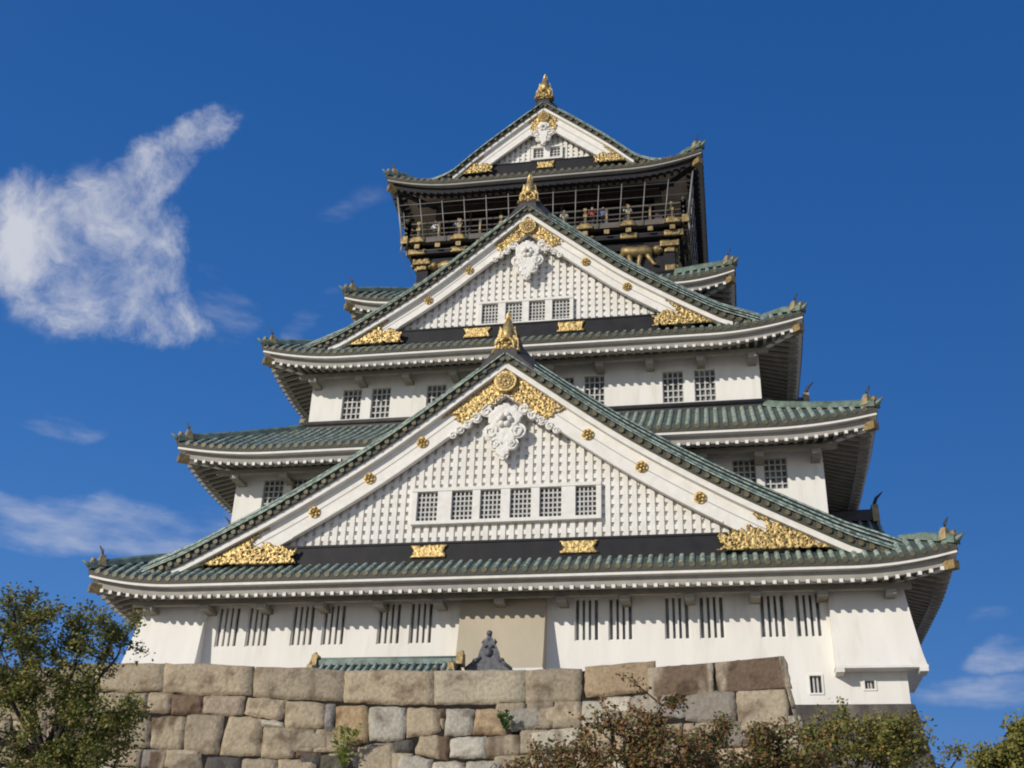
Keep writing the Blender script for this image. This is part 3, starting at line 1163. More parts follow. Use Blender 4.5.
def finial(y, z, s, name='roof_finial'):
    """gilded ridge-end: a bell-shaped face tile with an arch, a rearing fish above"""
    f = MB()
    W = .60 * s
    # bell outline, extruded
    out = [(-1.16, 0), (-1.08, .18), (-.94, .3), (-.96, .8), (-.92, 1.15), (-.72, 1.42), (-.3, 1.55), (0, 1.58)]
    out = out + [(-x, q) for x, q in out[::-1][1:]]
    fr = [f.p((x * W, y - .16 * s, z + q * W)) for x, q in out]
    bk = [f.p((x * W * .9, y + .3 * s, z + q * W)) for x, q in out]
    f.face(fr, GOLD)
    f.face(bk[::-1], GOLD)
    for i in range(len(out)):
        j = (i + 1) % len(out)
        f.face((fr[j], fr[i], bk[i], bk[j]), GOLD)
    # arch rim and scrolls in relief
    arc = [(-.62, .12), (-.64, .6), (-.50, 1.0), (-.2, 1.22), (.2, 1.22), (.50, 1.0), (.64, .6), (.62, .12)]
    f.tube([(x * W, y - .19 * s, z + q * W) for x, q in arc], .10 * s, GOLD, seg=6)
    for (x, q, r) in ((0, .55, .3), (-.3, .3, .2), (.3, .3, .2), (0, .15, .18), (-.28, .78, .16), (.28, .78, .16)):
        f.dome((x * W, y - .16 * s, z + q * W), r * W, r * W, .14 * s, GOLD, seg=8)
    for sg in (-1, 1):
        f.dome((sg * .95 * W, y - .17 * s, z + .14 * W), .2 * W, .17 * W, .12 * s, GOLD, seg=8)
        f.dome((sg * .72 * W, y - .17 * s, z + .85 * W), .13 * W, .2 * W, .1 * s, GOLD, seg=8)
    # fish: head down, body rising, tail fan at the top
    bz = z + 1.45 * W
    body = [(0, y, bz - .25 * s), (0, y - .02, bz + .15 * s), (0, y + .05 * s, bz + .55 * s), (0, y + .16 * s, bz + .95 * s), (0, y + .20 * s, bz + 1.22 * s)]
    f.tube(body, .2, GOLD, seg=8, rr=[.34 * s, .33 * s, .27 * s, .16 * s, .05 * s])
    for sg in (-1, 1):
        f.hexa([(sg * .2 * s, y - .05, bz - .1 * s), (sg * .46 * s, y - .02, bz + .02 * s), (sg * .46 * s, y + .05, bz + .02 * s), (sg * .2 * s, y + .08, bz - .1 * s),
                (sg * .18 * s, y - .05, bz + .3 * s), (sg * .36 * s, y - .02, bz + .62 * s), (sg * .36 * s, y + .05, bz + .62 * s), (sg * .18 * s, y + .08, bz + .3 * s)], GOLD)
        f.hexa([(sg * .03 * s, y + .1 * s, bz + .8 * s), (sg * .2 * s, y + .13 * s, bz + .82 * s), (sg * .2 * s, y + .2 * s, bz + .82 * s), (sg * .03 * s, y + .22 * s, bz + .8 * s),
                (sg * .01 * s, y + .1 * s, bz + 1.5 * s), (sg * .12 * s, y + .13 * s, bz + 1.32 * s), (sg * .12 * s, y + .2 * s, bz + 1.32 * s), (sg * .01 * s, y + .22 * s, bz + 1.5 * s)], GOLD)
    return cpart(f, name)


# tiers: eave half-width, height profile (r inward, z), ...
T1 = make_tier(18.5, [(0, 16.98), (1.3, 17.80), (2.4, 18.45), (5.15, 19.93), (8.27, 21.62), (12.26, 24.08), (18.5, 28.75)], 4.36, 1.4, .55, 4.2, 16.3, 14.14, gable=True)
T2 = make_tier(16.46, [(0, 24.13), (2.0, 25.4), (4.75, 27.3)], 4.71, 4.71, .5, 4.8, 14.14, 11.75)
T3 = make_tier(13.95, [(0, 30.60), (1.05, 31.30), (2.45, 32.15), (4.2, 33.17), (6.87, 34.87), (8.8, 36.2), (11.6, 38.5), (13.95, 40.5)], 5.2, 1.3, .65, 4.6, 11.75, 8.75, s=.88, gable=True)
T4 = make_tier(10.93, [(0, 35.65), (1.6, 36.75), (3.5, 38.0)], 3.45, 3.45, .55, 3.2, 8.75, 7.5)
T5 = make_tier(9.56, [(0, 44.66), (1.1, 45.28), (2.6, 45.58), (3.2, 45.85), (3.9, 46.35), (5.4, 47.75), (7.46, 49.5), (9.56, 51.2)], 3.0, 1.25, .75, 4.4, 7.0, 0.5, s=.70, gable=True, back_gable=True, dark=True)
for t in (T1, T3, T5):
    t.bs = 1.0
T5.bs = 1.12
roofs = [roof(t) for t in (T1, T2, T3, T4, T5)]

gable(T1, -17.2, (17.85, 18.70, 10.3, (-3.2, 3.4)),
      [(-3.93, -2.98), (-2.34, -1.39), (-1.04, -.11), (.31, 1.25), (1.63, 2.60), (3.22, 4.13)], (19.72, 21.12),
      (3.8, 6.15, 8.6), (3.0, 1.9), (9.2, 10.6, 14.3), (24.25, .72, 2.5), .385, 1.0)
gable(T3, -12.7, (31.45, 32.3, 7.6, (-2.6, 2.35)),
      [(-2.43, -1.56), (-1.16, -.27), (.10, .96), (1.34, 2.26)], (32.3 + .12, 33.65),
      (3.15, 5.3), (1.95, 1.35), (6.5, 7.2, 9.9), (36.4, .62, 1.9), .385, .88)
gable(T5, -8.5, (45.55, 46.25, 4.4, (0.15,)),
      [(-.65, -.02), (.38, 1.0)], (46.5, 47.3),
      (), (.95, .7), (3.1, 3.6, 5.0), (48.5, .32, .8), .33, .70)

finial(-17.62, 27.75, 1.0)
finial(-13.0, 39.75, .92)
finial(-8.75, 50.95, .92)
# low dark band where a roof meets the wall above it
for (t, nm) in ((T2, 'wall_flashing'), (T4, 'wall_flashing')):
    b = MB()
    for k in range(4):
        b.rot = k
        z = t.H(t.R)
        a = t.w - t.R + .3
        b.box(-a, a, -a, -a + .32, z - .4, z + .16, RIDGE)
        b.tube([(-a, -a, z + .1), (a, -a, z + .1)], .13, RIDGE, seg=6)
    cpart(b, nm, roofs[1 if t is T2 else 3])

# ------------------------------------------------------------------ walls and windows
def storey(v, z0, z1, wins_front, wins_side, M=PLASTER, style='lattice', extra=()):
    """front windows: list of (x0, x1, z0, z1)"""
    wb = MB()
    for k in range(4):
        wb.rot = k
        ops = wins_front + list(extra) if k == 0 else wins_side
        wall_panel(wb, -v, v, z0, z1, -v, ops, M, depth=.3)
    cpart(wb, 'wall')
    for k in (0, 1, 2, 3):
        for (a, b, c, d) in (wins_front if k == 0 else wins_side):
            q = MB(k)
            y = -v
            dp = .19 if style == 'slit' else .24
            q.poly([(a, y + dp, c), (b, y + dp, c), (b, y + dp, d), (a, y + dp, d)], GLASS)
            fr = .045
            for (xa, xb, za, zb) in ((a, a + fr, c, d), (b - fr, b, c, d), (a + fr, b - fr, d - fr, d), (a + fr, b - fr, c, c + fr)):
                q.box(xa, xb, y + .05, y + .26, za, zb, LATTICE if style == 'lattice' else PLASTER)
            o = cpart(q, 'window')
            g_ = MB(k)
            if style == 'slit':
                for i in range(1, 4):
                    x = a + (b - a) * i / 4
                    g_.box(x - .072, x + .072, y + .03, y + .17, c, d, PLASTER)
                cpart(g_, 'window_bars', o)
            else:
                for i in range(1, 4):
                    x = a + (b - a) * i / 4
                    g_.box(x - .035, x + .035, y + .1, y + .16, c, d, LATTICE)
                for i in range(1, 5):
                    z = c + (d - c) * i / 5
                    g_.box(a, b, y + .11, y + .15, z - .035, z + .035, LATTICE)
                cpart(g_, 'window_lattice', o)


W1 = []
for s0 in (-13.02, -9.5, -5.55, 3.1, 6.88, 10.78):
    W1 += [(s0, s0 + 1.03, 14.47, 16.3), (s0 + 1.43, s0 + 2.46, 14.47, 16.3)]
S1 = []
for s0 in (-11, -4, 1.5, 8.5):
    S1 += [(s0, s0 + 1.03, 14.47, 16.3), (s0 + 1.43, s0 + 2.46, 14.47, 16.3)]
small = [(12.55, 13.0, 12.22, 12.9), (14.65, 15.02, 12.36, 12.68)]
storey(16.3, 11.77, 17.1, W1, S1, style='slit', extra=small)
for (a, b, c, d) in small:
    q = MB()
    q.poly([(a, -16.04, c), (b, -16.04, c), (b, -16.04, d), (a, -16.04, d)], GLASS)
    for i in (1, 2):
        x = a + (b - a) * i / 3
        q.box(x - .035, x + .035, -16.2, -16.1, c, d, LATTICE)
    for (xa, xb, za, zb) in ((a - .07, a, c - .07, d + .07), (b, b + .07, c - .07, d + .07), (a, b, d, d + .07), (a, b, c - .07, c)):
        q.box(xa, xb, -16.34, -16.25, za, zb, PLASTER)
    cpart(q, 'window')
W2 = [(-12.70, -11.65, 21.85, 23.4), (-11.25, -10.2, 21.85, 23.4), (10.08, 11.13, 21.85, 23.4), (11.48, 12.53, 21.85, 23.4)]
storey(14.14, 17.5, 24.6, W2, W2)
W3 = [(-10.0, -8.95, 27.7, 29.48), (-8.4, -7.35, 27.7, 29.48), (-5.4, -4.35, 27.7, 29.48), (-3.9, -2.85, 27.7, 29.48), (1.35, 2.4, 27.7, 29.48), (2.92, 3.97, 27.7, 29.48), (6.9, 7.95, 27.7, 29.48), (8.5, 9.55, 27.7, 29.48)]
storey(11.75, 23.8, 31.0, W3, [W3[0], W3[1], W3[-2], W3[-1]])
storey(8.75, 30.2, 36.0, [], [])


def drop_bay(x0, x1, side, M, pb=.78):
    """overhanging stone-drop bay: flush at the top, flared at the bottom"""
    b = MB()
    zt, zb = 16.72, 13.12
    pt = .2
    v = 16.3
    n = 8
    xl0, xl1 = (x0, x0)
    secs = []
    for i in range(n + 1):
        q = i / n
        z = zb + (zt - zb) * q
        p = pb + (pt - pb) * (q ** .8)
        a, c = x0, x1
        if side > 0:
            c = v + p
        if side < 0:
            a = -(v + p)
        secs.append((z, p, a, c))
    yb_ = 0.02
    for (s0, s1) in zip(secs[:-1], secs[1:]):
        z0, p0, a0, c0 = s0
        z1, p1, a1, c1 = s1
        b.poly([(a0, -v - p0, z0), (c0, -v - p0, z0), (c1, -v - p1, z1), (a1, -v - p1, z1)], M, True)
        if side >= 0 and side <= 0 or side < 0:
            b.poly([(c0, -v - p0, z0), (c0, -v + yb_, z0), (c1, -v + yb_, z1), (c1, -v - p1, z1)], M)
        if side >= 0:
            b.poly([(a0, -v + yb_, z0), (a0, -v - p0, z0), (a1, -v - p1, z1), (a1, -v + yb_, z1)], M)
        if side > 0:
            b.poly([(c0, -v - p0, z0), (c0, -12.6, z0), (c1, -12.6, z1), (c1, -v - p1, z1)], M)
            b.poly([(c0, -12.6, z0), (v - .02, -12.6, z0), (v - .02, -12.6, z1), (c1, -12.6, z1)], M)
        if side < 0:
            b.poly([(a0, -12.6, z0), (a0, -v - p0, z0), (a1, -v - p1, z1), (a1, -12.6, z1)], M)
            b.poly([(-v + .02, -12.6, z0), (a0, -12.6, z0), (a1, -12.6, z1), (-v + .02, -12.6, z1)], M)
    z, p, a, c = secs[0]
    b.box(a - .03, c + .03, -v - p - .03, -v + .02, z - .1, z, WOODWHITE)
    if side:
        xa, xb = (v - .02, c + .03) if side > 0 else (a - .03, -v + .02)
        b.box(xa, xb, -v + .02, -12.6, z - .1, z, WOODWHITE)
    for xx in (a + .15, c - .15):
        b.box(xx - .16, xx + .16, -v - p - .1, -v + .02, z - .27, z - .1, WOODWHITE)
    cpart(b, 'overhanging_bay')


drop_bay(-1.80, 1.90, 0, BEIGE, pb=.98)
drop_bay(13.55, 16.9, 1, PLASTER, pb=.70)
drop_bay(-16.9, -13.5, -1, PLASTER)

# ------------------------------------------------------------------ top storey: black room, balcony, rails, net
top = MB()
for k in range(4):
    top.rot = k
    v = 7.0
    ops = []
    for i in range(7):
        x = -6.6 + i * 1.9
        ops.append((x, x + 1.75, 42.0, 44.0))
    wall_panel(top, -v, v, 41.2, 44.9, -v, ops, BROWNWOOD, depth=.35)
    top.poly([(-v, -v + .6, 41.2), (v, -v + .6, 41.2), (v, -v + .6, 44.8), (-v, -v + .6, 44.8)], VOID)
    wall_panel(top, -7.5, 7.5, 37.0, 40.4, -7.5, [], LACQ)
    # corner columns and beam courses
    for x in (-7.35, 7.35):
        top.box(x - .32, x + .32, -7.72, -7.4, 37.4, 39.9, LACQ)
    for x in (-3.7, 0, 3.7):
        top.box(x - .16, x + .16, -7.66, -7.4, 37.4, 39.9, LACQ)
    top.box(-7.75, 7.75, -7.8, -7.3, 39.75, 40.2, LACQ)
    top.box(-7.8, 7.8, -7.85, -7.3, 37.7, 38.15, LACQ)
toproom = cpart(top, 'top_storey_wall')
for k in range(4):
    for sg in (-1, 1):
        gl = MB(k)
        for (z0, z1, hw) in ((39.78, 40.18, .55), (39.45, 39.78, .3), (38.1, 38.55, .3), (37.75, 38.1, .5)):
            gl = MB(k)
            x = sg * 7.4
            relief(gl, [(x - hw, z0), (x + hw, z0), (x + hw, z1), (x - hw, z1)], -7.85 if z1 - z0 > .45 or hw > .5 else -7.73, GOLDPLATE, step=.09, amp=.05, edge=.12, seed=z0 + sg)
            cpart(gl, 'gilt_corner_fitting', toproom)


def tiger(cx, sgn, k):
    """gilded prowling animal in relief"""
    b = MB(k)
    y = -7.5
    zc = 39.52

    def X(q):
        return cx + sgn * q
    pts = [(-.95, .1), (-.5, .18), (0, .12), (.5, .18), (.85, .3)]
    b.tube([(X(a), y - .14, zc + c) for a, c in pts], .3, GOLDPLATE, seg=8, rr=[.26, .36, .34, .36, .26])
    b.dome((X(-1.22), y - .05, zc + .22), .32, .30, .38, GOLDPLATE, seg=10)
    for a in (-1.42, -1.08):
        b.dome((X(a), y - .1, zc + .52), .1, .12, .18, GOLDPLATE, seg=6)
    b.dome((X(-1.42), y - .2, zc + .1), .16, .13, .26, GOLDPLATE, seg=8)
    for (a, c, e) in ((-.6, -.75, -1.0), (-.25, -.8, -.1), (.45, -.75, .25), (.8, -.8, 1.05)):
        b.tube([(X(a), y - .14, zc + .05), (X((a + e) / 2), y - .15, zc - .4), (X(e), y - .14, zc + c), (X(e - .16), y - .16, zc + c - .03)], .12, GOLDPLATE, seg=6, rr=[.2, .14, .1, .1])
    b.tube([(X(.95), y - .12, zc + .35), (X(1.25), y - .13, zc + .6), (X(1.55), y - .13, zc + .55), (X(1.6), y - .12, zc + .35), (X(1.4), y - .12, zc + .28)], .09, GOLDPLATE, seg=6)
    cpart(b, 'gilt_tiger_relief', toproom)


for k in range(4):
    tiger(5.45, -1 if k == 0 else 1, k)
    tiger(-5.45, 1, k)
    tiger(1.8, 1, k)
    tiger(-1.8, -1, k)

bal = MB()
BW = 8.4
for k in range(4):
    bal.rot = k
    bal.box(-BW, BW, -BW, -7.0, 41.12, 41.3, BROWNWOOD)
    bal.box(-BW - .05, BW + .05, -BW - .06, -BW + .3, 40.98, 41.34, RAILWOOD)
    bal.box(-8.1, 8.1, -8.15, -7.75, 40.35, 40.62, LACQ)
    for i in range(13):
        x = (i - 6) * 1.27
        bal.box(x - .13, x + .13, -8.42, -7.4, 40.60, 40.86, LACQ)
balo = cpart(bal, 'balcony')
for k in (0, 1, 3):
    for i in range(13):
        x = (i - 6) * 1.27
        fit = MB(k)
        fit.box(x - .15, x + .15, -8.46, -8.4, 40.59, 40.87, GOLDPLATE)
        cpart(fit, 'gilt_beam_cap', balo)
        if i % 2 == 0:
            fit = MB(k)
            relief(fit, [(x - .5, 40.3), (x + .5, 40.3), (x + .42, 40.47), (x + .5, 40.66), (x - .5, 40.66), (x - .42, 40.47)], -8.16, GOLDPLATE, step=.1, amp=.04, edge=.08, seed=x)
            cpart(fit, 'gilt_plate', balo)
            fit = MB(k)
            relief(fit, [(x - .48, 40.98), (x + .48, 40.98), (x + .4, 41.2), (x + .2, 41.38), (x - .2, 41.38), (x - .4, 41.2)], -8.47, GOLDPLATE, step=.1, amp=.04, edge=.08, seed=x + 3)
            cpart(fit, 'gilt_plate', balo)
    for sg in (-1, 1):
        fit = MB(k)
        fit.box(sg * 8.4 - .2, sg * 8.4 + .2, -8.62, -8.3, 40.9, 41.42, GOLDPLATE)
        fit.box(sg * 7.9 - .3, sg * 7.9 + .3, -8.22, -8.1, 40.3, 40.68, GOLDPLATE)
        cpart(fit, 'gilt_corner_cap', balo)
rl = MB()
for k in range(4):
    rl.rot = k
    y = -BW + .1
    for (z, r) in ((42.45, .075), (42.0, .05), (41.66, .05)):
        ext = .35 if z > 42.2 else .2
        pts = [(-BW - ext, y, z + .06 * (ext > .3)), (-BW + .4, y, z), (0, y, z - .02), (BW - .4, y, z), (BW + ext, y, z + .06 * (ext > .3))]
        rl.tube(pts, r, RAILWOOD, seg=6)
    for i in range(13):
        x = (i - 6) * 1.27
        rl.box(x - .07, x + .07, y - .07, y + .07, 41.3, 42.42, RAILWOOD)
        if i % 2 == 0:
            rl.box(x - .12, x + .12, y - .12, y - .06, 41.9, 42.1, GOLDPLATE)
            rl.box(x - .1, x + .1, y - .1, y + .1, 42.36, 42.56, GOLDPLATE)
        else:
            rl.box(x - .05, x + .05, y - .1, y - .07, 41.6, 42.1, GOLDPLATE)
    for sg in (-1, 1):
        xx = sg * (BW - .1)
        rl.box(xx - .12, xx + .12, y - .12, y + .12, 41.3, 42.6, RAILWOOD)
        for z in (41.5, 42.0, 42.5):
            rl.box(xx - .16, xx + .16, y - .16, y + .16, z - .07, z + .07, GOLDPLATE)
        rl.tube([(xx, y, 42.6), (xx, y, 42.75), (xx, y, 42.95)], .1, GOLDPLATE, seg=8, rr=[.13, .13, .02])
cpart(rl, 'railing', balo)
net = MB()
for k in range(4):
    net.rot = k
    yt, yb_ = -8.95, -BW - .16
    zt, zb_ = 44.2, 41.0
    n = 13
    for i in range(n + 1):
        x0 = -8.95 + 17.9 * i / n
        x1 = -8.5 + 17.0 * i / n
        r = .028 if i not in (0, n) else .05
        net.tube([(x0, yt, zt), (x1, yb_, zb_)], r, WIRE, seg=5)
    for z in (43.55, 42.75):
        q = (z - zb_) / (zt - zb_)
        yy = yb_ + (yt - yb_) * q
        xx = 8.5 + .45 * q
        net.tube([(-xx, yy, z), (xx, yy, z)], .016, WIRE, seg=5)
    # slack hem of the net below the deck
    net.tube([(-8.55, yb_ - .05, 40.3), (-8.5, yb_, 41.0)], .05, WIRE, seg=5)
    net.tube([(-8.55, yb_ - .05, 40.3), (8.55, yb_ - .05, 40.3)], .012, WIRE, seg=5)
cpart(net, 'safety_net_wires', balo)
# soffit lining over the balcony
# ------------------------------------------------------------------ side dormer gables (east and west)
def side_gable(xe, zr, half, k, t, x_in, zfoot, yc):
    """triangular dormer on the side slopes; ridge runs along the local -y axis"""
    b = MB(k)
    b.dx = yc
    y0 = -xe
    n = 8
    def zz(q):
        return zr - (zr - zfoot) * (q ** .9)
    for sg in (-1, 1):
        rows_ = [[(sg * half * i / n, y0 - .35, zz(i / n)), (sg * half * i / n, -x_in, zz(i / n))] for i in range(n + 1)]
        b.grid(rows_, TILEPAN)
        y = y0 - .3
        while y < -x_in:
            pts = [(sg * half * i / n, y, zz(i / n) + .05) for i in range(n + 1)]
            b.tube(pts, .11, TILE, seg=5)
            y += .43
        prev = None
        for i in range(n + 1):
            x = sg * half * i / n
            cur = [b.p((x, y0 - .2, zz(i / n) - .9)), b.p((x, y0 - .2, zz(i / n) - .12)), b.p((x, y0 + .1, zz(i / n) - .12)), b.p((x, y0 + .1, zz(i / n) - .9))]
            if prev:
                for j in range(4):
                    b.face((prev[j], prev[(j + 1) % 4], cur[(j + 1) % 4], cur[j]), WOODWHITE)
            prev = cur
            if i:
                b.disc((x, y0 - .42, zz(i / n) - .05), .13, y0 - .2, TILEEND)
    b.poly([(-half * .9, y0 + .1, zfoot - .3), (half * .9, y0 + .1, zfoot - .3), (0, y0 + .1, zr - .7)], PLASTER)
    b.box(-.3, .3, y0 - .3, -x_in, zr - .1, zr + .4, RIDGE)
    b.tube([(0, y0 - .3, zr + .42), (0, -x_in, zr + .42)], .15, RIDGE, seg=6)
    b.hexa([(-.42, y0 - .42, zr - .2), (.42, y0 - .42, zr - .2), (.42, y0 - .1, zr - .2), (-.42, y0 - .1, zr - .2),
            (-.25, y0 - .42, zr + .75), (.25, y0 - .42, zr + .75), (.25, y0 - .1, zr + .75), (-.25, y0 - .1, zr + .75)], ORNA)
    b.tube([(0, y0 - .25, zr + .7), (0, y0 - .4, zr + 1.15), (0, y0 - .75, zr + 1.5)], .08, RIDGE, rr=[.12, .09, .02])
    cpart(b, 'dormer_gable')


for k in (1, 3):
    for sg in (-1, 1):
        side_gable(16.7, 22.5, 4.9, k, T1, 14.0, 18.6, sg * 8.0)
        side_gable(14.1, 29.9, 3.9, k, T2, 11.7, 26.0, sg * 6.0)

# ------------------------------------------------------------------ stone work
def ray_plane_surface(px, py, fn):
    """first point along the view ray through a measured pixel where fn(p) >= 0 (wall survey)"""
    d = pix_dir(px, py)
    lo, hi = 5.0, 90.0
    for _ in range(50):
        mdl = (lo + hi) / 2
        if fn(CAM + d * mdl) > 0:
            hi = mdl
        else:
            lo = mdl
    return CAM + d * hi


HP = 10.0            # top of the low platform wall
XC = 10.96           # its right corner
BAT = 0.17


def plan_y(x):
    """plan line of the platform wall's top: gently hollowed between the corners"""
    q = (x - 4.0) / 7.0 if x > 4 else (x - 4.0) / 17.0
    return -29.42 - 1.55 * min(abs(q), 1.2) ** 1.7


def wall_fn(p):
    return p.y - (plan_y(p.x) - BAT * (HP - p.z) - .012 * max(0, HP - p.z) ** 2)


def wall_y(x, z):
    return plan_y(x) - BAT * (HP - z) - .012 * max(0, HP - z) ** 2


BOX = {'A': (0, 640, 1 / 6), 'B': (150, 640, 1 / 6), 'C': (300, 640, 1 / 6), 'D': (450, 625, .1863), 'E': (630, 640, 1 / 6)}
STONES = []


def st(poly, tint):
    pts = []
    for q in poly:
        bx = BOX[q[0]]
        p = ray_plane_surface(bx[0] + q[1] * bx[2], bx[1] + q[2] * bx[2], wall_fn)
        pts.append((p.x, p.z))
    STONES.append((pts, tint))


TAN, GRY, ORG, DRK, LGT = (.45, .37, .26), (.45, .42, .35), (.44, .32, .185), (.12, .11, .10), (.53, .48, .385)
MID = (.355, .295, .215)


def sq(b, tl, tr, br, bl, tint, b2=None):
    b2 = b2 or b
    st([(b,) + tl, (b2,) + tr, (b2,) + br, (b,) + bl], tint)


sq('A', (575, 140), (985, 140), (968, 305), (560, 300), TAN)
sq('B', (82, 137), (618, 157), (598, 328), (76, 312), TAN)
sq('B', (632, 157), (258, 180), (252, 362), (614, 332), MID, 'C')
sq('C', (270, 182), (800, 186), (796, 384), (262, 370), TAN)
sq('C', (806, 184), (398, 242), (400, 412), (806, 384), (.46, .40, .30), 'D')
sq('D', (408, 242), (700, 234), (696, 405), (410, 418), MID)
sq('D', (728, 226), (145, 124), (150, 300), (730, 384), (.38, .29, .19), 'E')
sq('B', (-10, 318), (120, 322), (118, 430), (-20, 425), TAN)
sq('B', (130, 328), (310, 332), (312, 435), (125, 440), TAN)
sq('B', (322, 335), (560, 340), (545, 450), (318, 440), (.40, .32, .24))
sq('B', (590, 345), (808, 360), (780, 475), (565, 440), TAN)
sq('B', (818, 370), (143, 382), (138, 520), (808, 528), TAN, 'C')
sq('B', (665, 478), (790, 495), (798, 525), (672, 510), LGT)
sq('B', (10, 462), (210, 465), (180, 655), (0, 640), TAN)
sq('B', (222, 448), (432, 455), (400, 685), (198, 655), MID)
sq('B', (470, 462), (658, 475), (652, 690), (414, 680), TAN)
sq('B', (680, 520), (860, 540), (858, 700), (668, 700), TAN)
sq('B', (884, 552), (1062, 562), (1062, 650), (874, 650), MID)
sq('B', (0, 670), (105, 665), (80, 800), (-20, 800), MID)
sq('B', (122, 678), (290, 682), (300, 800), (97, 800), MID)
sq('B', (340, 702), (530, 710), (520, 820), (320, 820), DRK)
sq('B', (555, 715), (755, 720), (750, 830), (545, 830), MID)
sq('B', (768, 718), (975, 725), (980, 830), (762, 830), TAN)
sq('B', (880, 664), (1010, 672), (1010, 712), (876, 700), MID)
sq('C', (155, 388), (205, 390), (190, 553), (140, 545), (.30, .28, .26))
sq('C', (216, 400), (402, 400), (398, 620), (210, 612), ORG)
sq('C', (415, 405), (630, 405), (622, 590), (415, 600), GRY)
sq('C', (641, 410), (812, 412), (835, 545), (640, 578), TAN)
sq('C', (825, 420), (868, 420), (865, 460), (828, 460), MID)
sq('C', (838, 470), (863, 470), (860, 530), (850, 525), MID)
sq('C', (880, 415), (125, 455), (110, 580), (868, 570), GRY, 'D')
sq('C', (350, 640), (555, 616), (555, 800), (345, 800), TAN)
sq('C', (565, 610), (665, 600), (660, 665), (570, 670), DRK)
sq('C', (720, 577), (890, 582), (880, 714), (692, 680), TAN)
sq('C', (905, 592), (186, 598), (183, 708), (903, 702), (.52, .485, .41), 'D')
sq('C', (602, 686), (788, 716), (770, 820), (575, 800), GRY)
sq('C', (802, 730), (975, 746), (990, 830), (780, 830), LGT)
sq('C', (196, 641), (335, 642), (330, 665), (195, 660), MID)
sq('C', (125, 692), (335, 682), (332, 800), (120, 800), (.30, .32, .25))
sq('C', (4, 672), (110, 682), (110, 738), (4, 738), DRK)
sq('D', (141, 456), (300, 452), (300, 580), (127, 584), (.46, .34, .22))
sq('D', (315, 450), (485, 441), (490, 545), (332, 564), (.33, .31, .26))
sq('D', (500, 441), (695, 422), (700, 505), (502, 525), TAN)
sq('D', (198, 600), (380, 592), (375, 690), (192, 714), MID)
sq('D', (432, 576), (690, 542), (690, 660), (442, 650), LGT)
sq('D', (90, 736), (268, 726), (275, 800), (82, 800), GRY)
sq('D', (-70, 738), (72, 736), (60, 800), (-70, 800), LGT)
sq('D', (395, 610), (420, 600), (425, 640), (395, 640), MID)
sq('D', (810, 391), (970, 386), (975, 470), (815, 470), LGT)
sq('D', (540, 730), (650, 720), (650, 800), (540, 800), MID)
sq('E', (15, 340), (165, 316), (172, 470), (20, 460), (.36, .32, .26))
sq('E', (182, 315), (315, 313), (325, 460), (190, 440), (.33, .31, .30))
sq('E', (332, 312), (622, 303), (630, 500), (337, 480), (.27, .24, .205))
sq('E', (642, 301), (932, 293), (957, 530), (667, 553), (.40, .335, .25))
sq('A', (85, 190), (345, 160), (345, 300), (85, 300), TAN)
sq('A', (360, 150), (565, 142), (552, 300), (360, 305), MID)
sq('A', (20, 315), (225, 315), (225, 460), (12, 458), MID)
sq('A', (240, 315), (400, 315), (395, 450), (240, 455), MID)
sq('A', (415, 320), (560, 318), (560, 445), (410, 450), TAN)
sq('A', (572, 316), (760, 320), (742, 438), (570, 438), TAN)
sq('A', (775, 322), (880, 322), (870, 440), (760, 438), MID)
sq('A', (62, 482), (265, 478), (260, 640), (52, 605), TAN)
sq('A', (280, 470), (470, 465), (480, 640), (275, 640), MID)
sq('A', (485, 465), (690, 455), (700, 630), (495, 645), TAN)
sq('A', (705, 455), (890, 455), (885, 640), (712, 640), MID)
sq('A', (0, 480), (48, 485), (36, 600), (-60, 600), MID)
sq('A', (-60, 200), (70, 195), (70, 300), (-60, 305), TAN)
surv_n = len(STONES)
NOSTAIN = [i for i, (p_, t_) in enumerate(STONES) if p_[0][0] > 6.5]


def in_quads(x, z):
    for pts, _ in STONES[:surv_n]:
        c = False
        j = len(pts) - 1
        for i in range(len(pts)):
            xi, zi = pts[i]
            xj, zj = pts[j]
            if (zi > z) != (zj > z) and x < (xj - xi) * (z - zi) / (zj - zi) + xi:
                c = not c
            j = i
        if c:
            return True
    return False


def right_x(z):
    return XC + .13 * (HP - z) + .012 * max(0, HP - z) ** 2


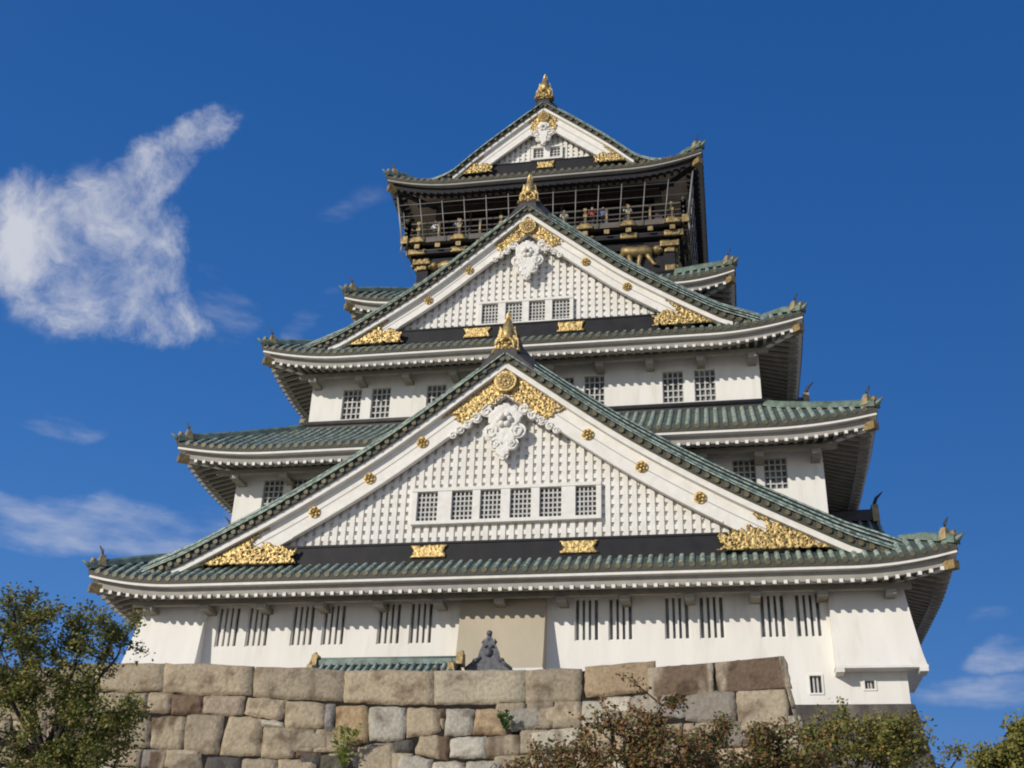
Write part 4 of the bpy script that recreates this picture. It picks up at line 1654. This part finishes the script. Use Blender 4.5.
def stone_block(mb, quad, tint, place, gap=.0, bulge=.03, seed=0.0, n=9, stain=False):
    """rounded boulder face on quad (u, v) corners tl, tr, br, bl; place(u, v, h) -> xyz"""
    (tl, tr, br, bl) = quad
    cx = sum(p[0] for p in quad) / 4
    cz = sum(p[1] for p in quad) / 4
    sz = max(.3, abs(tr[0] - tl[0]))
    ids = []
    dw = min(.2, .03 / max(.15, abs(tr[0] - tl[0])))
    dh = min(.2, .03 / max(.15, abs(tl[1] - bl[1])))

    def par(i, d):
        return 0.0 if i == 0 else 1.0 if i == n else d + (1 - 2 * d) * (i - 1) / (n - 2)
    for j in range(n + 1):
        rowi = []
        b = par(j, dh)
        for i in range(n + 1):
            a = par(i, dw)
            # superellipse-like corner rounding
            aa, bb = a * 2 - 1, b * 2 - 1
            k = 1 - .05 * (aa * aa * bb * bb) ** 3 * min(.6, .6 / sz)
            aa, bb = aa * k, bb * k
            a2, b2 = (aa + 1) / 2, (bb + 1) / 2
            u = (tl[0] * (1 - a2) + tr[0] * a2) * (1 - b2) + (bl[0] * (1 - a2) + br[0] * a2) * b2
            v = (tl[1] * (1 - a2) + tr[1] * a2) * (1 - b2) + (bl[1] * (1 - a2) + br[1] * a2) * b2
            du, dv = cx - u, cz - v
            L = math.hypot(du, dv) + 1e-6
            e = min(i, n - i, j, n - j)
            if e == 0:
                u += du / L * gap
                v += dv / L * gap
            nzv = noise.noise(Vector((u * 1.4 + seed, v * 1.4, seed)))
            if e == 0:
                u += .045 * noise.noise(Vector((u * 4.5 + 5, v * 4.5, seed)))
                v += .045 * noise.noise(Vector((u * 4.5, v * 4.5 + 9, seed)))
            h = -.10 if e == 0 else (bulge * (.45 if e == 1 else 1.0) + .03 * nzv + .02 * noise.noise(Vector((u * 5, v * 5, seed))))
            rowi.append(mb.p(place(u, v, h)))
            sh = 1 + .16 * noise.noise(Vector((u * .9, v * .9, 3 + seed)))
            if stain:      # rain-stained areas, with vertical runs
                q_ = noise.noise(Vector((u * 1.1 + 2.1, v * .35, seed))) + .35 * noise.noise(Vector((u * 5, v * .7, seed)))
                st_ = sstep(-.12, .12, q_ + .16)
            else:
                st_ = 0
            mb.tint.append((tint[0] * sh * (1 - .60 * st_), tint[1] * sh * (1 - .66 * st_), tint[2] * sh * (1 - .68 * st_), 1))
        ids.append(rowi)
    for j in range(n):
        for i in range(n):
            mb.face((ids[j + 1][i], ids[j + 1][i + 1], ids[j][i + 1], ids[j][i]), mb.stoneM, True)


def masonry(mb, u0f, u1f, vtop, vbot, place, courses, wmin, wmax, tints, skip=None, seed=1.0, top=None):
    """random courses of blocks between edges u0f(v), u1f(v)"""
    rnd = random.Random(int(seed * 1000))
    v = vtop
    ci = 0
    while v > vbot + .2:
        h = courses(ci, rnd)
        v2 = max(v - h, vbot)
        u = u0f(v)
        line = lambda uu, vv: vv + .09 * noise.noise(Vector((uu * .5, vv * 2, seed)))
        first = True
        while True:
            ww = rnd.uniform(wmin, wmax)
            if ci == 0 and top:
                ww = rnd.uniform(*top)
            ue = u + ww
            last = ue > u1f(v) - wmin * .6
            ta, tb = u, (u1f(v) if last else ue)
            ba, bb = (u0f(v2) if first else u + rnd.uniform(-.12, .12)), (u1f(v2) if last else ue + rnd.uniform(-.12, .12))
            vt = (lambda q: vtop) if ci == 0 else (lambda q: line(q, v))
            quad = [(ta, vt(ta)), (tb, vt(tb)), (bb, line(bb, v2)), (ba, line(ba, v2))]
            cx, cz = sum(p[0] for p in quad) / 4, sum(p[1] for p in quad) / 4
            if not (skip and skip(quad, cx, cz)):
                stone_block(mb, quad, rnd.choice(tints), place, seed=seed + rnd.random() * 9)
            first = False
            if last:
                break
            u = ue
        v = v2
        ci += 1


pw = MB()
pw.tint = []
pw.stoneM = STONE
front_place = lambda u, v, h: (u, wall_y(u, v) - h, v)
for i, (pts, tint) in enumerate(STONES):
    stone_block(pw, pts, tint, front_place, gap=-.05, seed=i * 1.7, n=(16 if i % 5 == 3 else 10) if abs(pts[0][0] - pts[1][0]) > .4 else 4, stain=(i % 5 == 3 and i > 6 and i not in NOSTAIN))
# the stained top course at the right corner
for (a, b, tint) in ((7.0, 8.97, (.42, .36, .27)), (8.99, XC, (.40, .34, .26))):
    stone_block(pw, [(a, HP), (b, HP), (b + (.13 if b == XC else 0), HP - .98), (a + .05, HP - .95)], tint, front_place, gap=.004, seed=a, n=22, stain=True)


def skipf(quad, cx, cz):
    if cz > HP - 1.0 and -7.5 < cx < XC:
        return True
    xs_ = [p[0] for p in quad]
    zs_ = [p[1] for p in quad]
    hit = 0
    for a in (.1, .5, .9):
        for b in (.1, .5, .9):
            hit += in_quads(min(xs_) + (max(xs_) - min(xs_)) * a, min(zs_) + (max(zs_) - min(zs_)) * b)
    return hit > 5


XL = -24.0
masonry(pw, lambda v: XL, right_x, HP, 0.0, lambda u, v, h: front_place(u, v, h - .03), lambda c, r: r.uniform(.85, 1.0) if c == 0 else r.uniform(.55, .85), .6, 1.25,
        [TAN, MID, GRY, TAN, MID, LGT, (.25, .22, .19)], skip=skipf, seed=2.0, top=(2.0, 3.2))
# right return, left return
side_place = lambda u, v, h: (right_x(v) + h - .09, u, v)
masonry(pw, lambda v: wall_y(right_x(v), v), lambda v: -17.0, HP, 0.0, side_place, lambda c, r: r.uniform(.6, .95), .7, 1.5, [TAN, MID, MID, GRY], seed=3.0)
# joint backing and fill: a closed solid just inside the stones
xsb = np.linspace(XL, XC - .1, 30)
zb_ = np.linspace(0, HP, 8)
def jb(x, z):
    xx = XL + (x - XL) / (XC - .1 - XL) * (right_x(z) - .1 - XL)
    return (xx, wall_y(min(xx, XC), z) + .10, z)
def pj(q, M):
    pass
ids = []
base_n = len(pw.v)
rows_ = [[jb(x, z) for x in xsb] for z in zb_]
pw.grid(rows_, JOINT, smooth=False)
rows_ = [[(right_x(z) - .1, wall_y(XC, z) + .1 + (-17 - wall_y(XC, z)) * i / 6, z) for i in range(7)] for z in zb_]
pw.grid(rows_, JOINT, smooth=False)
topz = HP - .02
pw.grid([[(x, plan_y(x) + .1, topz) for x in xsb], [(x, plan_y(x) + 1.1, topz) for x in xsb]], STONE, smooth=False)
pw.grid([[(x, plan_y(x) + 1.1, topz) for x in xsb], [(x, plan_y(x) + 1.1, 8.8) for x in xsb]], STONE, smooth=False)
pw.grid([[(x, plan_y(x) + 1.1, 8.8) for x in xsb], [(x, -16.0, 8.8) for x in xsb]], GRAVEL, smooth=False)
pw.grid([[(XL, wall_y(XL, z) + .1, z), (XL, -16, z)] for z in zb_], JOINT, smooth=False)
while len(pw.tint) < len(pw.v):
    pw.tint.append((.33, .28, .21, 1))
tag(pw.build('stone_wall'), 'low forecourt wall of fitted granite blocks in front of the white tower', 'stone wall')

# main stone base under the tower
sb = MB()
sb.tint = []
sb.stoneM = BASESTONE
BB = .20


def base_half(z):
    d = 11.77 - z
    return 16.42 + .155 * d + .006 * d * d


for k in (0, 1, 3):
    sb.rot = k
    pl = lambda u, v, h: (u, -base_half(v) - h, v)
    masonry(sb, lambda v: -base_half(v), base_half, 11.75, 0.0, pl, lambda c, r: r.uniform(.8, 1.2), 1.2, 2.6, [(.27, .25, .235), (.22, .205, .19), (.31, .28, .25)], seed=5.0 + k)
sb.rot = 0
for k in range(4):
    sb.rot = k
    zz_ = np.linspace(0, 11.76, 7)
    sb.grid([[(-base_half(z) + .12, -base_half(z) + .12, z), (base_half(z) - .12, -base_half(z) + .12, z)] for z in zz_], JOINT, smooth=False)
sb.rot = 0
sb.poly([(-16.3, -16.3, 11.76), (16.3, -16.3, 11.76), (16.3, 16.3, 11.76), (-16.3, 16.3, 11.76)], JOINT)
while len(sb.tint) < len(sb.v):
    sb.tint.append((.3, .28, .26, 1))
tag(sb.build('stone_base'), 'tall battered base of dark stained granite carrying the white tower', 'stone base')

# ------------------------------------------------------------------ well house: small green tiled roof behind the parapet
wh = empty('well_house', (-3.1, -21.5, 8.8))
tag(wh, 'small well house whose green tiled roof peeks over the forecourt wall', 'well house')


def wpart(mb, name, parent):
    o = mb.build(name)
    o.parent = parent
    o.matrix_parent_inverse = Matrix.Translation(-Vector(parent.location))
    return o


b = MB()
cx, cy, zr = -3.4, -21.5, 12.32
hl, hd, ze = 2.85, 2.2, 10.9
for sg in (-1, 1):
    fz = lambda q: zr - (zr - ze) * (q ** .85)
    b.grid([[(cx - hl, cy + sg * hd * i / 6, fz(i / 6)), (cx + hl, cy + sg * hd * i / 6, fz(i / 6))] for i in range(7)], TILEPAN)
    b.grid([[(cx - hl, cy + sg * hd * i / 6, fz(i / 6) - .12), (cx + hl, cy + sg * hd * i / 6, fz(i / 6) - .12)] for i in range(7)], BROWNWOOD)
    x = cx - hl + .05
    while x < cx + hl:
        b.tube([(x, cy + sg * hd * i / 6, fz(i / 6) + .03) for i in range(7)], .09, TILE, seg=6)
        x += .3
ro = wpart(b, 'tiled_roof', wh)
b = MB()
b.box(cx - hl, cx + hl, cy - .17, cy + .17, zr - .08, zr + .12, RIDGEG)
b.tube([(cx - hl - .05, cy, zr + .15), (cx + hl + .05, cy, zr + .15)], .10, RIDGEG, seg=8)
wpart(b, 'ridge', ro)
for sx in (-1, 1):
    b = MB()
    xx = cx + sx * (hl + .02)
    b.hexa([(xx - .12, cy - .3, zr - .12), (xx + .12, cy - .3, zr - .12), (xx + .12, cy + .3, zr - .12), (xx - .12, cy + .3, zr - .12),
            (xx - .12, cy - .2, zr + .34), (xx + .12, cy - .2, zr + .34), (xx + .12, cy + .2, zr + .34), (xx - .12, cy + .2, zr + .34)], GOLDPLATE)
    b.tube([(xx, cy, zr + .3), (xx + sx * .05, cy, zr + .44)], .08, ORNA, seg=6)
    wpart(b, 'gilt_ridge_end', ro)
    for sy in (-1, 1):
        b = MB()
        xe = cx + sx * (hl - .12)
        yy = cy + sy * (hd * .42)
        zq = zr - (zr - ze) * (.42 ** .85)
        b.tube([(xe, cy + sy * .3, zr - .2), (xe, yy, zq + .12), (xe, cy + sy * hd, ze + .14)], .13, RIDGEG, seg=6)
        b.hexa([(xe - .16, yy - .1, zq + .05), (xe + .16, yy - .1, zq + .05), (xe + .16, yy + .1, zq + .05), (xe - .16, yy + .1, zq + .05),
                (xe - .1, yy - .1, zq + .42), (xe + .1, yy - .1, zq + .42), (xe + .1, yy + .1, zq + .42), (xe - .1, yy + .1, zq + .42)], GOLDPLATE)
        b.tube([(xe, yy, zq + .4), (xe, yy, zq + .6)], .05, GOLDPLATE, seg=6, rr=[.09, .02])
        wpart(b, 'descending_ridge', ro)
for sx in (-1, 1):
    for sy in (-1, 1):
        b = MB()
        b.tube([(cx + sx * 2.3, cy + sy * 1.4, 8.8), (cx + sx * 2.3, cy + sy * 1.4, 11.75)], .16, BROWNWOOD, seg=8)
        wpart(b, 'post', wh)
b = MB()
for sg in (-1, 1):
    b.box(cx - 2.6, cx + 2.6, cy + sg * 1.4 - .1, cy + sg * 1.4 + .1, 11.3, 11.52, BROWNWOOD)
    b.box(cx + sg * 2.3 - .1, cx + sg * 2.3 + .1, cy - 1.7, cy + 1.7, 11.52, 11.72, BROWNWOOD)
wpart(b, 'roof_beam', wh)
b = MB()
for a in range(4):
    ca = [(1, 0), (0, 1), (-1, 0), (0, -1)][a]
b.box(cx - .9, cx + .9, cy - .9, cy - .65, 8.8, 9.5, STONE)
b.box(cx - .9, cx + .9, cy + .65, cy + .9, 8.8, 9.5, STONE)
b.box(cx - .9, cx - .65, cy - .65, cy + .65, 8.8, 9.5, STONE)
b.box(cx + .65, cx + .9, cy - .65, cy + .65, 8.8, 9.5, STONE)
b.tint = [(.4, .37, .32, 1)] * len(b.v)
wpart(b, 'well_curb', wh)

# entrance porch: dark grey tiled gable with a ridge-end ornament
pc = empty('entrance_porch', (.45, -19.5, 8.8))
tag(pc, 'dark grey tiled porch gable with ornate ridge tile before the beige bay', 'porch')
px0, py0, zr, half = .46, -21.0, 12.58, 1.9
b = MB()
for sg in (-1, 1):
    fz = lambda q: zr - 1.35 * q + .32 * q * q
    b.grid([[(px0 + sg * half * i / 6, py0, fz(i / 6)), (px0 + sg * half * i / 6, -17.6, fz(i / 6))] for i in range(7)], GREYTILE)
    y = py0 + .05
    while y < -17.6:
        b.tube([(px0 + sg * half * i / 6, y, fz(i / 6) + .04) for i in range(7)], .10, GREYTILE, seg=6)
        y += .32
    prev = None
    for i in range(7):
        x = px0 + sg * half * i / 6
        cur = [b.p((x, py0 + .05, fz(i / 6) - .34)), b.p((x, py0 + .05, fz(i / 6) - .02)), b.p((x, py0 + .25, fz(i / 6) - .02)), b.p((x, py0 + .25, fz(i / 6) - .34))]
        if prev:
            for j in range(4):
                b.face((prev[j], prev[(j + 1) % 4], cur[(j + 1) % 4], cur[j]), BROWNWOOD)
        prev = cur
po = wpart(b, 'tiled_roof', pc)
b = MB()
b.box(px0 - .2, px0 + .2, py0, -17.6, zr, zr + .3, GREYTILE)
b.tube([(px0, py0 - .03, zr + .34), (px0, -17.6, zr + .34)], .13, GREYTILE, seg=8)
wpart(b, 'ridge', po)
b = MB()
yq = py0 - .06
out = [(-1.15, -.62), (-.85, -.28), (-.52, .02), (-.46, .3), (-.34, .55), (-.2, .85), (-.1, 1.0), (0, 1.02)]
out = out + [(-x, q) for x, q in out[::-1][1:]]
fr = [b.p((px0 + x * .8, yq - .1, zr + q * .8)) for x, q in out]
bk = [b.p((px0 + x * .8, yq + .12, zr + q * .8)) for x, q in out]
b.face(fr, GREYTILE)
for i in range(len(out)):
    j = (i + 1) % len(out)
    b.face((fr[j], fr[i], bk[i], bk[j]), GREYTILE)
b.dome((px0, yq - .1, zr + .2), .16, .2, .14, GREYTILE, seg=10)
for sg in (-1, 1):
    b.dome((px0 + sg * .12, yq - .1, zr + .42), .08, .07, .12, GREYTILE, seg=8)
    b.dome((px0 + sg * .5, yq - .1, zr - .12), .13, .1, .12, GREYTILE, seg=8)
    b.tube([(px0 + sg * .3, yq - .1, zr + .02), (px0 + sg * .6, yq - .12, zr - .22), (px0 + sg * .9, yq - .1, zr - .46)], .07, GREYTILE, seg=6)
    b.tube([(px0 + sg * .15, yq, zr + .45), (px0 + sg * .26, yq - .05, zr + .6), (px0 + sg * .2, yq - .06, zr + .72)], .06, GREYTILE, seg=6, rr=[.09, .06, .02])
b.tube([(px0, yq, zr + .55), (px0, yq - .06, zr + .92)], .09, GREYTILE, seg=8)
b.dome((px0, yq - .1, zr + .93), .12, .12, .1, GREYTILE, seg=10)
wpart(b, 'ridge_end_tile', po)
for sg in (-1, 1):
    for y in (-20.6, -18.2):
        b = MB()
        b.box(px0 + sg * 1.45 - .14, px0 + sg * 1.45 + .14, y - .14, y + .14, 8.8, 12.0, BROWNWOOD)
        wpart(b, 'post', pc)
b = MB()
b.box(px0 - 1.6, px0 + 1.6, -20.7, -20.5, 11.55, 11.8, BROWNWOOD)
b.poly([(px0 - 1.4, -20.45, 11.8), (px0 + 1.4, -20.45, 11.8), (px0, -20.45, 12.6)], PLASTER)
wpart(b, 'porch_lintel', pc)

# ------------------------------------------------------------------ people on the top balcony
SKIN = mat('skin', (0.55, 0.36, 0.26), rough=0.6)


def person(x, y, face_dx, shirt, hair, label):
    C = mat('cloth', shirt, rough=0.85)
    HR = mat('hair', hair, rough=0.6)
    PANT = mat('trousers', (0.05, 0.05, 0.07), rough=0.85)
    P = [(0, 0, .95), (0, 0, 1.15), (0, 0, 1.38), (0, -.01, 1.50), (0, -.02, 1.60), (0, -.02, 1.70),
         (-.19, 0, 1.40), (-.26, -.08, 1.14), (-.18, -.32, 1.10), (-.16, -.42, 1.12),
         (.19, 0, 1.40), (.26, -.08, 1.14), (.18, -.32, 1.10), (.16, -.42, 1.12),
         (-.1, 0, .9), (-.11, -.02, .5), (-.11, .02, .08), (-.11, -.16, .04),
         (.1, 0, .9), (.11, -.02, .5), (.11, .02, .08), (.11, -.16, .04)]
    E_ = [(0, 1), (1, 2), (2, 3), (3, 4), (4, 5), (2, 6), (6, 7), (7, 8), (8, 9), (2, 10), (10, 11), (11, 12), (12, 13), (0, 14), (14, 15), (15, 16), (16, 17), (0, 18), (18, 19), (19, 20), (20, 21)]
    Rr = [.15, .15, .16, .06, .095, .085, .075, .05, .04, .035, .075, .05, .04, .035, .09, .065, .045, .04, .09, .065, .045, .04]
    me = D.meshes.new('person')
    me.from_pydata(P, E_, [])
    o = D.objects.new('person', me)
    COL.objects.link(o)
    md = o.modifiers.new('skin', 'SKIN')
    for i, v in enumerate(me.skin_vertices[0].data):
        v.radius = (Rr[i], Rr[i] * .8)
        v.use_root = (i == 0)
    sd = o.modifiers.new('sub', 'SUBSURF')
    sd.levels = sd.render_levels = 1
    dg = bpy.context.evaluated_depsgraph_get()
    ev = o.evaluated_get(dg)
    m2 = D.meshes.new_from_object(ev)
    o.modifiers.clear()
    o.data = m2
    m2.materials.clear()
    for M in (C, SKIN, PANT):
        m2.materials.append(M)
    for p in m2.polygons:
        c = p.center
        p.use_smooth = True
        if c.z > 1.49 or (c.y < -.34 and c.z > 1.0):
            p.material_index = 1
        elif c.z < .92:
            p.material_index = 2
        else:
            p.material_index = 0
    hb = MB()
    for j in range(1):
        rings = []
        for a in range(5):
            th = a / 4 * 1.75
            rings.append([hb.p((.105 * math.sin(th) * math.cos(b_), .005 + .115 * math.sin(th) * math.sin(b_), 1.66 + .125 * math.cos(th))) for b_ in np.linspace(-.5, math.pi + .5, 11)])
        for a in range(4):
            for b_ in range(10):
                hb.face((rings[a][b_], rings[a][b_ + 1], rings[a + 1][b_ + 1], rings[a + 1][b_]), HR, True)
    ho = hb.build('hair', o)
    # nose and brow give the face its front
    fb = MB()
    fb.dome((0, -.10, 1.63), .022, .03, .035, SKIN, seg=6)
    for sg in (-1, 1):
        fb.dome((sg * .036, -.09, 1.665), .014, .010, .012, HR, seg=6)
    fb.build('face', o)
    o.location = (x, y, 41.3)
    o.rotation_euler = (0, 0, face_dx)
    tag(o, label, 'person', 'visitors at the top balcony rail')


for i, (x, sh, hr, lb) in enumerate((
        (-6.75, (.5, .5, .5), (.03, .025, .02), 'visitor in white at the balcony rail near its left end'),
        (-5.3, (.38, .40, .44), (.05, .035, .025), 'visitor in pale grey at the balcony rail, second from its left end'),
        (1.2, (.55, .55, .52), (.03, .025, .02), 'visitor in beige at the balcony rail just right of the gold finial'),
        (2.9, (.32, .06, .06), (.04, .03, .02), 'visitor in a red top at the balcony rail'),
        (3.55, (.10, .13, .25), (.03, .025, .02), 'visitor in dark blue beside the one in red at the balcony rail'),
        (5.0, (.5, .49, .46), (.10, .07, .045), 'visitor in white at the right part of the balcony rail'))):
    person(x, -7.72 - .1 * (i % 2), .3 * ((i % 3) - 1), sh, hr, lb)


# ------------------------------------------------------------------ trees and plants
def tree(name, base, fork_z, blobs, nbr, leaves_per, leaf, cols, trunk_r, label, cat='tree', seed=1, droop=0.0, twig=.012, group=None, spread=.34, lean=(0, 0)):
    """trunk, limbs reaching for points in a set of blobs (centre, radii, weight), leaves along the twigs"""
    rnd = random.Random(seed)
    root = empty(name, base)
    tag(root, label, cat, group)
    B = Vector(base)
    F = Vector((base[0] + lean[0], base[1] + lean[1], fork_z))
    tb = MB()
    lf_v, lf_f, lf_c = [], [], []
    tb.tube([tuple(B), tuple((B * .5 + F * .5) + Vector((.08, .03, 0))), tuple(F)], trunk_r, BARK, seg=8, rr=[trunk_r * 1.35, trunk_r, trunk_r * .8])
    wts = [b[2] for b in blobs]
    mains = []
    for i in range(max(5, nbr // 9)):
        bl = rnd.choices(blobs, wts)[0]
        q = Vector((bl[0][0] + rnd.uniform(-.5, .5) * bl[1][0], bl[0][1] + rnd.uniform(-.5, .5) * bl[1][1], bl[0][2] + rnd.uniform(-.6, .3) * bl[1][2]))
        md_ = F.lerp(q, .5) + Vector((rnd.uniform(-.2, .2), rnd.uniform(-.2, .2), .15 * (q - F).length * .5))
        path = [F.lerp(md_, t_ / 3) if t_ < 3 else md_ for t_ in range(4)] + [md_.lerp(q, t_ / 3) for t_ in (1, 2, 3)]
        path = [p_ + Vector((rnd.uniform(-.05, .05), rnd.uniform(-.05, .05), rnd.uniform(-.04, .04))) if 0 < ii < len(path) - 1 else p_ for ii, p_ in enumerate(path)]
        n = len(path)
        tb.tube([tuple(p_) for p_ in path], .03, BARK, seg=6, rr=[trunk_r * .55 * (1 - .8 * ii / (n - 1)) for ii in range(n)])
        mains.append(path)
    for i in range(nbr):
        bl = rnd.choices(blobs, wts)[0]
        while True:
            d = Vector((rnd.uniform(-1, 1), rnd.uniform(-1, 1), rnd.uniform(-1, 1)))
            if d.length < 1:
                break
        if rnd.random() < .6:
            d = d.normalized() * rnd.uniform(.7, 1.05)
        q = Vector((bl[0][0] + d.x * bl[1][0], bl[0][1] + d.y * bl[1][1], bl[0][2] + d.z * bl[1][2]))
        # nearest point on the limbs
        best = min((p_ for pth in mains for p_ in pth[2:]), key=lambda p_: (p_ - q).length + max(0, p_.z - q.z) * .8)
        L = (q - best).length
        c = best.lerp(q, .5) + Vector((rnd.uniform(-.12, .12) * L, rnd.uniform(-.12, .12) * L, .12 * L))
        path = []
        for t_ in range(7):
            a = t_ / 6
            path.append(best * (1 - a) ** 2 + c * 2 * a * (1 - a) + q * a * a + Vector((0, 0, -droop * a * a)))
        tb.tube([tuple(p_) for p_ in path], twig, BARK, seg=4, rr=[twig * 1.6 * (1 - .8 * t_ / 6) for t_ in range(7)], caps=False)
        for s_ in range(leaves_per):
            a = rnd.random() ** .7
            a = .25 + .78 * a
            p_ = best * (1 - a) ** 2 + c * 2 * a * (1 - a) + q * a * a + Vector((0, 0, -droop * a * a))
            p_ = p_ + Vector((rnd.gauss(0, spread * .5), rnd.gauss(0, spread * .5), rnd.gauss(0, spread * .42)))
            nrm = Vector((rnd.gauss(-.15, .7), rnd.gauss(-.25, .7), abs(rnd.gauss(.45, .5)))).normalized()
            ax = Vector((rnd.gauss(0, 1), rnd.gauss(0, 1), rnd.gauss(-.2, .5)))
            ax = (ax - nrm * ax.dot(nrm))
            if ax.length < 1e-3:
                continue
            ax.normalize()
            bx = nrm.cross(ax)
            l_ = leaf * rnd.uniform(.65, 1.35)
            w_ = l_ * .30
            i0 = len(lf_v)
            lf_v += [tuple(p_ - ax * l_ * .5), tuple(p_ + bx * w_ - nrm * w_ * .2), tuple(p_ + ax * l_ * .5), tuple(p_ - bx * w_ - nrm * w_ * .2)]
            lf_f += [(i0, i0 + 1, i0 + 2), (i0, i0 + 2, i0 + 3)]
            cc = rnd.choices([c_[0] for c_ in cols], [c_[1] for c_ in cols])[0]
            k_ = rnd.uniform(.75, 1.25)
            lf_c += [(cc[0] * k_, cc[1] * k_, cc[2] * k_, 1)] * 4
    o = tb.build('trunk')
    o.parent = root
    o.matrix_parent_inverse = Matrix.Translation(-B)
    me = D.meshes.new('crown')
    me.from_pydata(lf_v, [], lf_f)
    at = me.attributes.new('tint', 'FLOAT_COLOR', 'POINT')
    at.data.foreach_set('color', np.array(lf_c, dtype=np.float32).ravel())
    me.materials.append(LEAF)
    o = D.objects.new('crown', me)
    COL.objects.link(o)
    o.parent = root
    o.matrix_parent_inverse = Matrix.Translation(-B)
    return root


G1_, G2_, G3_ = (.10, .125, .03), (.17, .175, .045), (.28, .235, .06)
R1_, R2_, R3_ = (.21, .105, .045), (.29, .165, .065), (.12, .088, .04)

tree('leafy_tree', (-1.55, -46, 0), 4.5,
     [((-2.7, -46, 6.55), (1.1, 1.0, .95), 1.3), ((-1.55, -46, 6.45), (.75, .9, .95), 1.0), ((-.75, -46, 6.6), (.6, .7, .5), .40), ((-1.9, -46, 5.2), (1.4, 1.0, .75), 1.7),
      ((-.55, -46, 5.25), (.65, .7, .4), .6), ((-.9, -46, 4.5), (.9, .8, .45), 1.1), ((-3.4, -46, 4.9), (1.0, 1, 1.0), .7)],
     300, 92, .066, [(G1_, 3), (G2_, 4), (G3_, 2.2)], .10, 'slender green leafy tree at the left edge before the stone wall', seed=11, spread=.17, twig=.009)
tree('cherry_tree', (7.7, -46, 0), 3.2,
     [((7.75, -46, 4.75), (.95, .8, .6), 1.5), ((6.75, -46, 4.35), (.85, .8, .5), 1.0), ((8.45, -46, 4.7), (.75, .8, .6), 1.0), ((7.7, -46, 5.5), (.2, .25, .6), .06), ((8.4, -46, 5.35), (.3, .3, .25), .08), ((6.1, -46, 4.2), (.4, .5, .35), .3)],
     180, 66, .066, [(R1_, 4), (R2_, 3), (R3_, 3), (G1_, 2.2), (G2_, 1)], .09, 'rust brown cherry tree with thin upright twigs before the middle of the wall', seed=5, spread=.15, twig=.009)
tree('cherry_tree', (9.75, -45, 0), 3.0,
     [((9.4, -45, 4.85), (.9, .8, .65), 1.0), ((10.25, -45, 4.95), (.7, .8, .5), .9)],
     110, 62, .066, [(R1_, 3), (R2_, 2), (R3_, 3), (G1_, 3), (G2_, 2)], .09, 'brown and olive cherry tree before the right corner of the wall', seed=8, spread=.16, twig=.009)
tree('cherry_tree', (11.3, -43.5, 0), 3.2,
     [((11.25, -43.5, 5.35), (.75, .7, .6), 1.2), ((12.05, -43.5, 5.30), (.65, .7, .5), 1.0), ((10.6, -43.5, 5.2), (.5, .6, .5), .6), ((13.0, -43.5, 5.15), (.25, .25, .12), .03)],
     120, 72, .066, [(G2_, 3), (G3_, 3.5), (G1_, 2.5), (R2_, 1.2)], .09, 'yellowish green cherry tree before the dark stone base', seed=21, spread=.16, twig=.009)
tree('broadleaf_tree', (19.6, -25, 0), 4.0,
     [((17.4, -25.5, 7.6), (1.3, 1.5, 1.0), 1.2), ((18.9, -25, 8.25), (1.6, 1.5, 1.3), 1.5), ((20.6, -25, 8.9), (1.5, 1.5, 1.4), 1.0), ((19.4, -25, 6.2), (2.2, 2, 1.3), 1.0)],
     240, 110, .15, [(G1_, 1), (G2_, 5), (G3_, 3), ((.34, .30, .07), 2)], .2, 'yellowish green broadleaf tree beside the dark base at the right edge', seed=31, spread=.3, twig=.018)


def weed(x, z, h, n, label, seed, col):
    rnd = random.Random(seed)
    y = wall_y(x, z) - .1
    root = empty('wall_weed', (x, y, z))
    tag(root, label, 'weed')
    sb_ = MB()
    lm = MB()
    lm.tint = []
    for i in range(n):
        dx = rnd.uniform(-.35, .35) * h
        tip = Vector((x + dx, y - .15 - rnd.random() * .2, z + h * rnd.uniform(.6, 1.05)))
        p0 = Vector((x, y, z))
        md_ = p0.lerp(tip, .5) + Vector((0, -.12, .05))
        sb_.tube([tuple(p0), tuple(md_), tuple(tip)], .008, LEAF, seg=4)
        for k in range(26):
            a = rnd.uniform(.15, 1.0)
            c = p0 * (1 - a) ** 2 + md_ * 2 * a * (1 - a) + tip * a * a
            ang = rnd.uniform(0, 6.28)
            dv = Vector((math.cos(ang) * .9, -.4 + .3 * math.sin(ang), rnd.uniform(-.2, .6))) * .15 * h ** .5
            sd_ = dv.cross(Vector((.2, -1, .3))).normalized() * .03
            lm.poly([tuple(c), tuple(c + dv * .5 + sd_), tuple(c + dv), tuple(c + dv * .5 - sd_)], LEAF)
            k_ = rnd.uniform(.7, 1.3)
            lm.tint += [(col[0] * k_, col[1] * k_, col[2] * k_, 1)] * 4
    sb_.tint = [(col[0] * .8, col[1] * .8, col[2] * .6, 1)] * len(sb_.v)
    wpart(sb_, 'stem', root)
    wpart(lm, 'leaves', root)


p = ray_plane_surface(345, 772, wall_fn)
weed(p.x, p.z, 1.55, 7, 'bright green weed growing from the wall left of its middle', 3, (.16, .20, .035))
p = ray_plane_surface(507, 732, wall_fn)
weed(p.x, p.z, .6, 8, 'small dark green tuft rooted in a joint near the wall centre', 4, (.05, .10, .025))
bpy.context.view_layer.update()
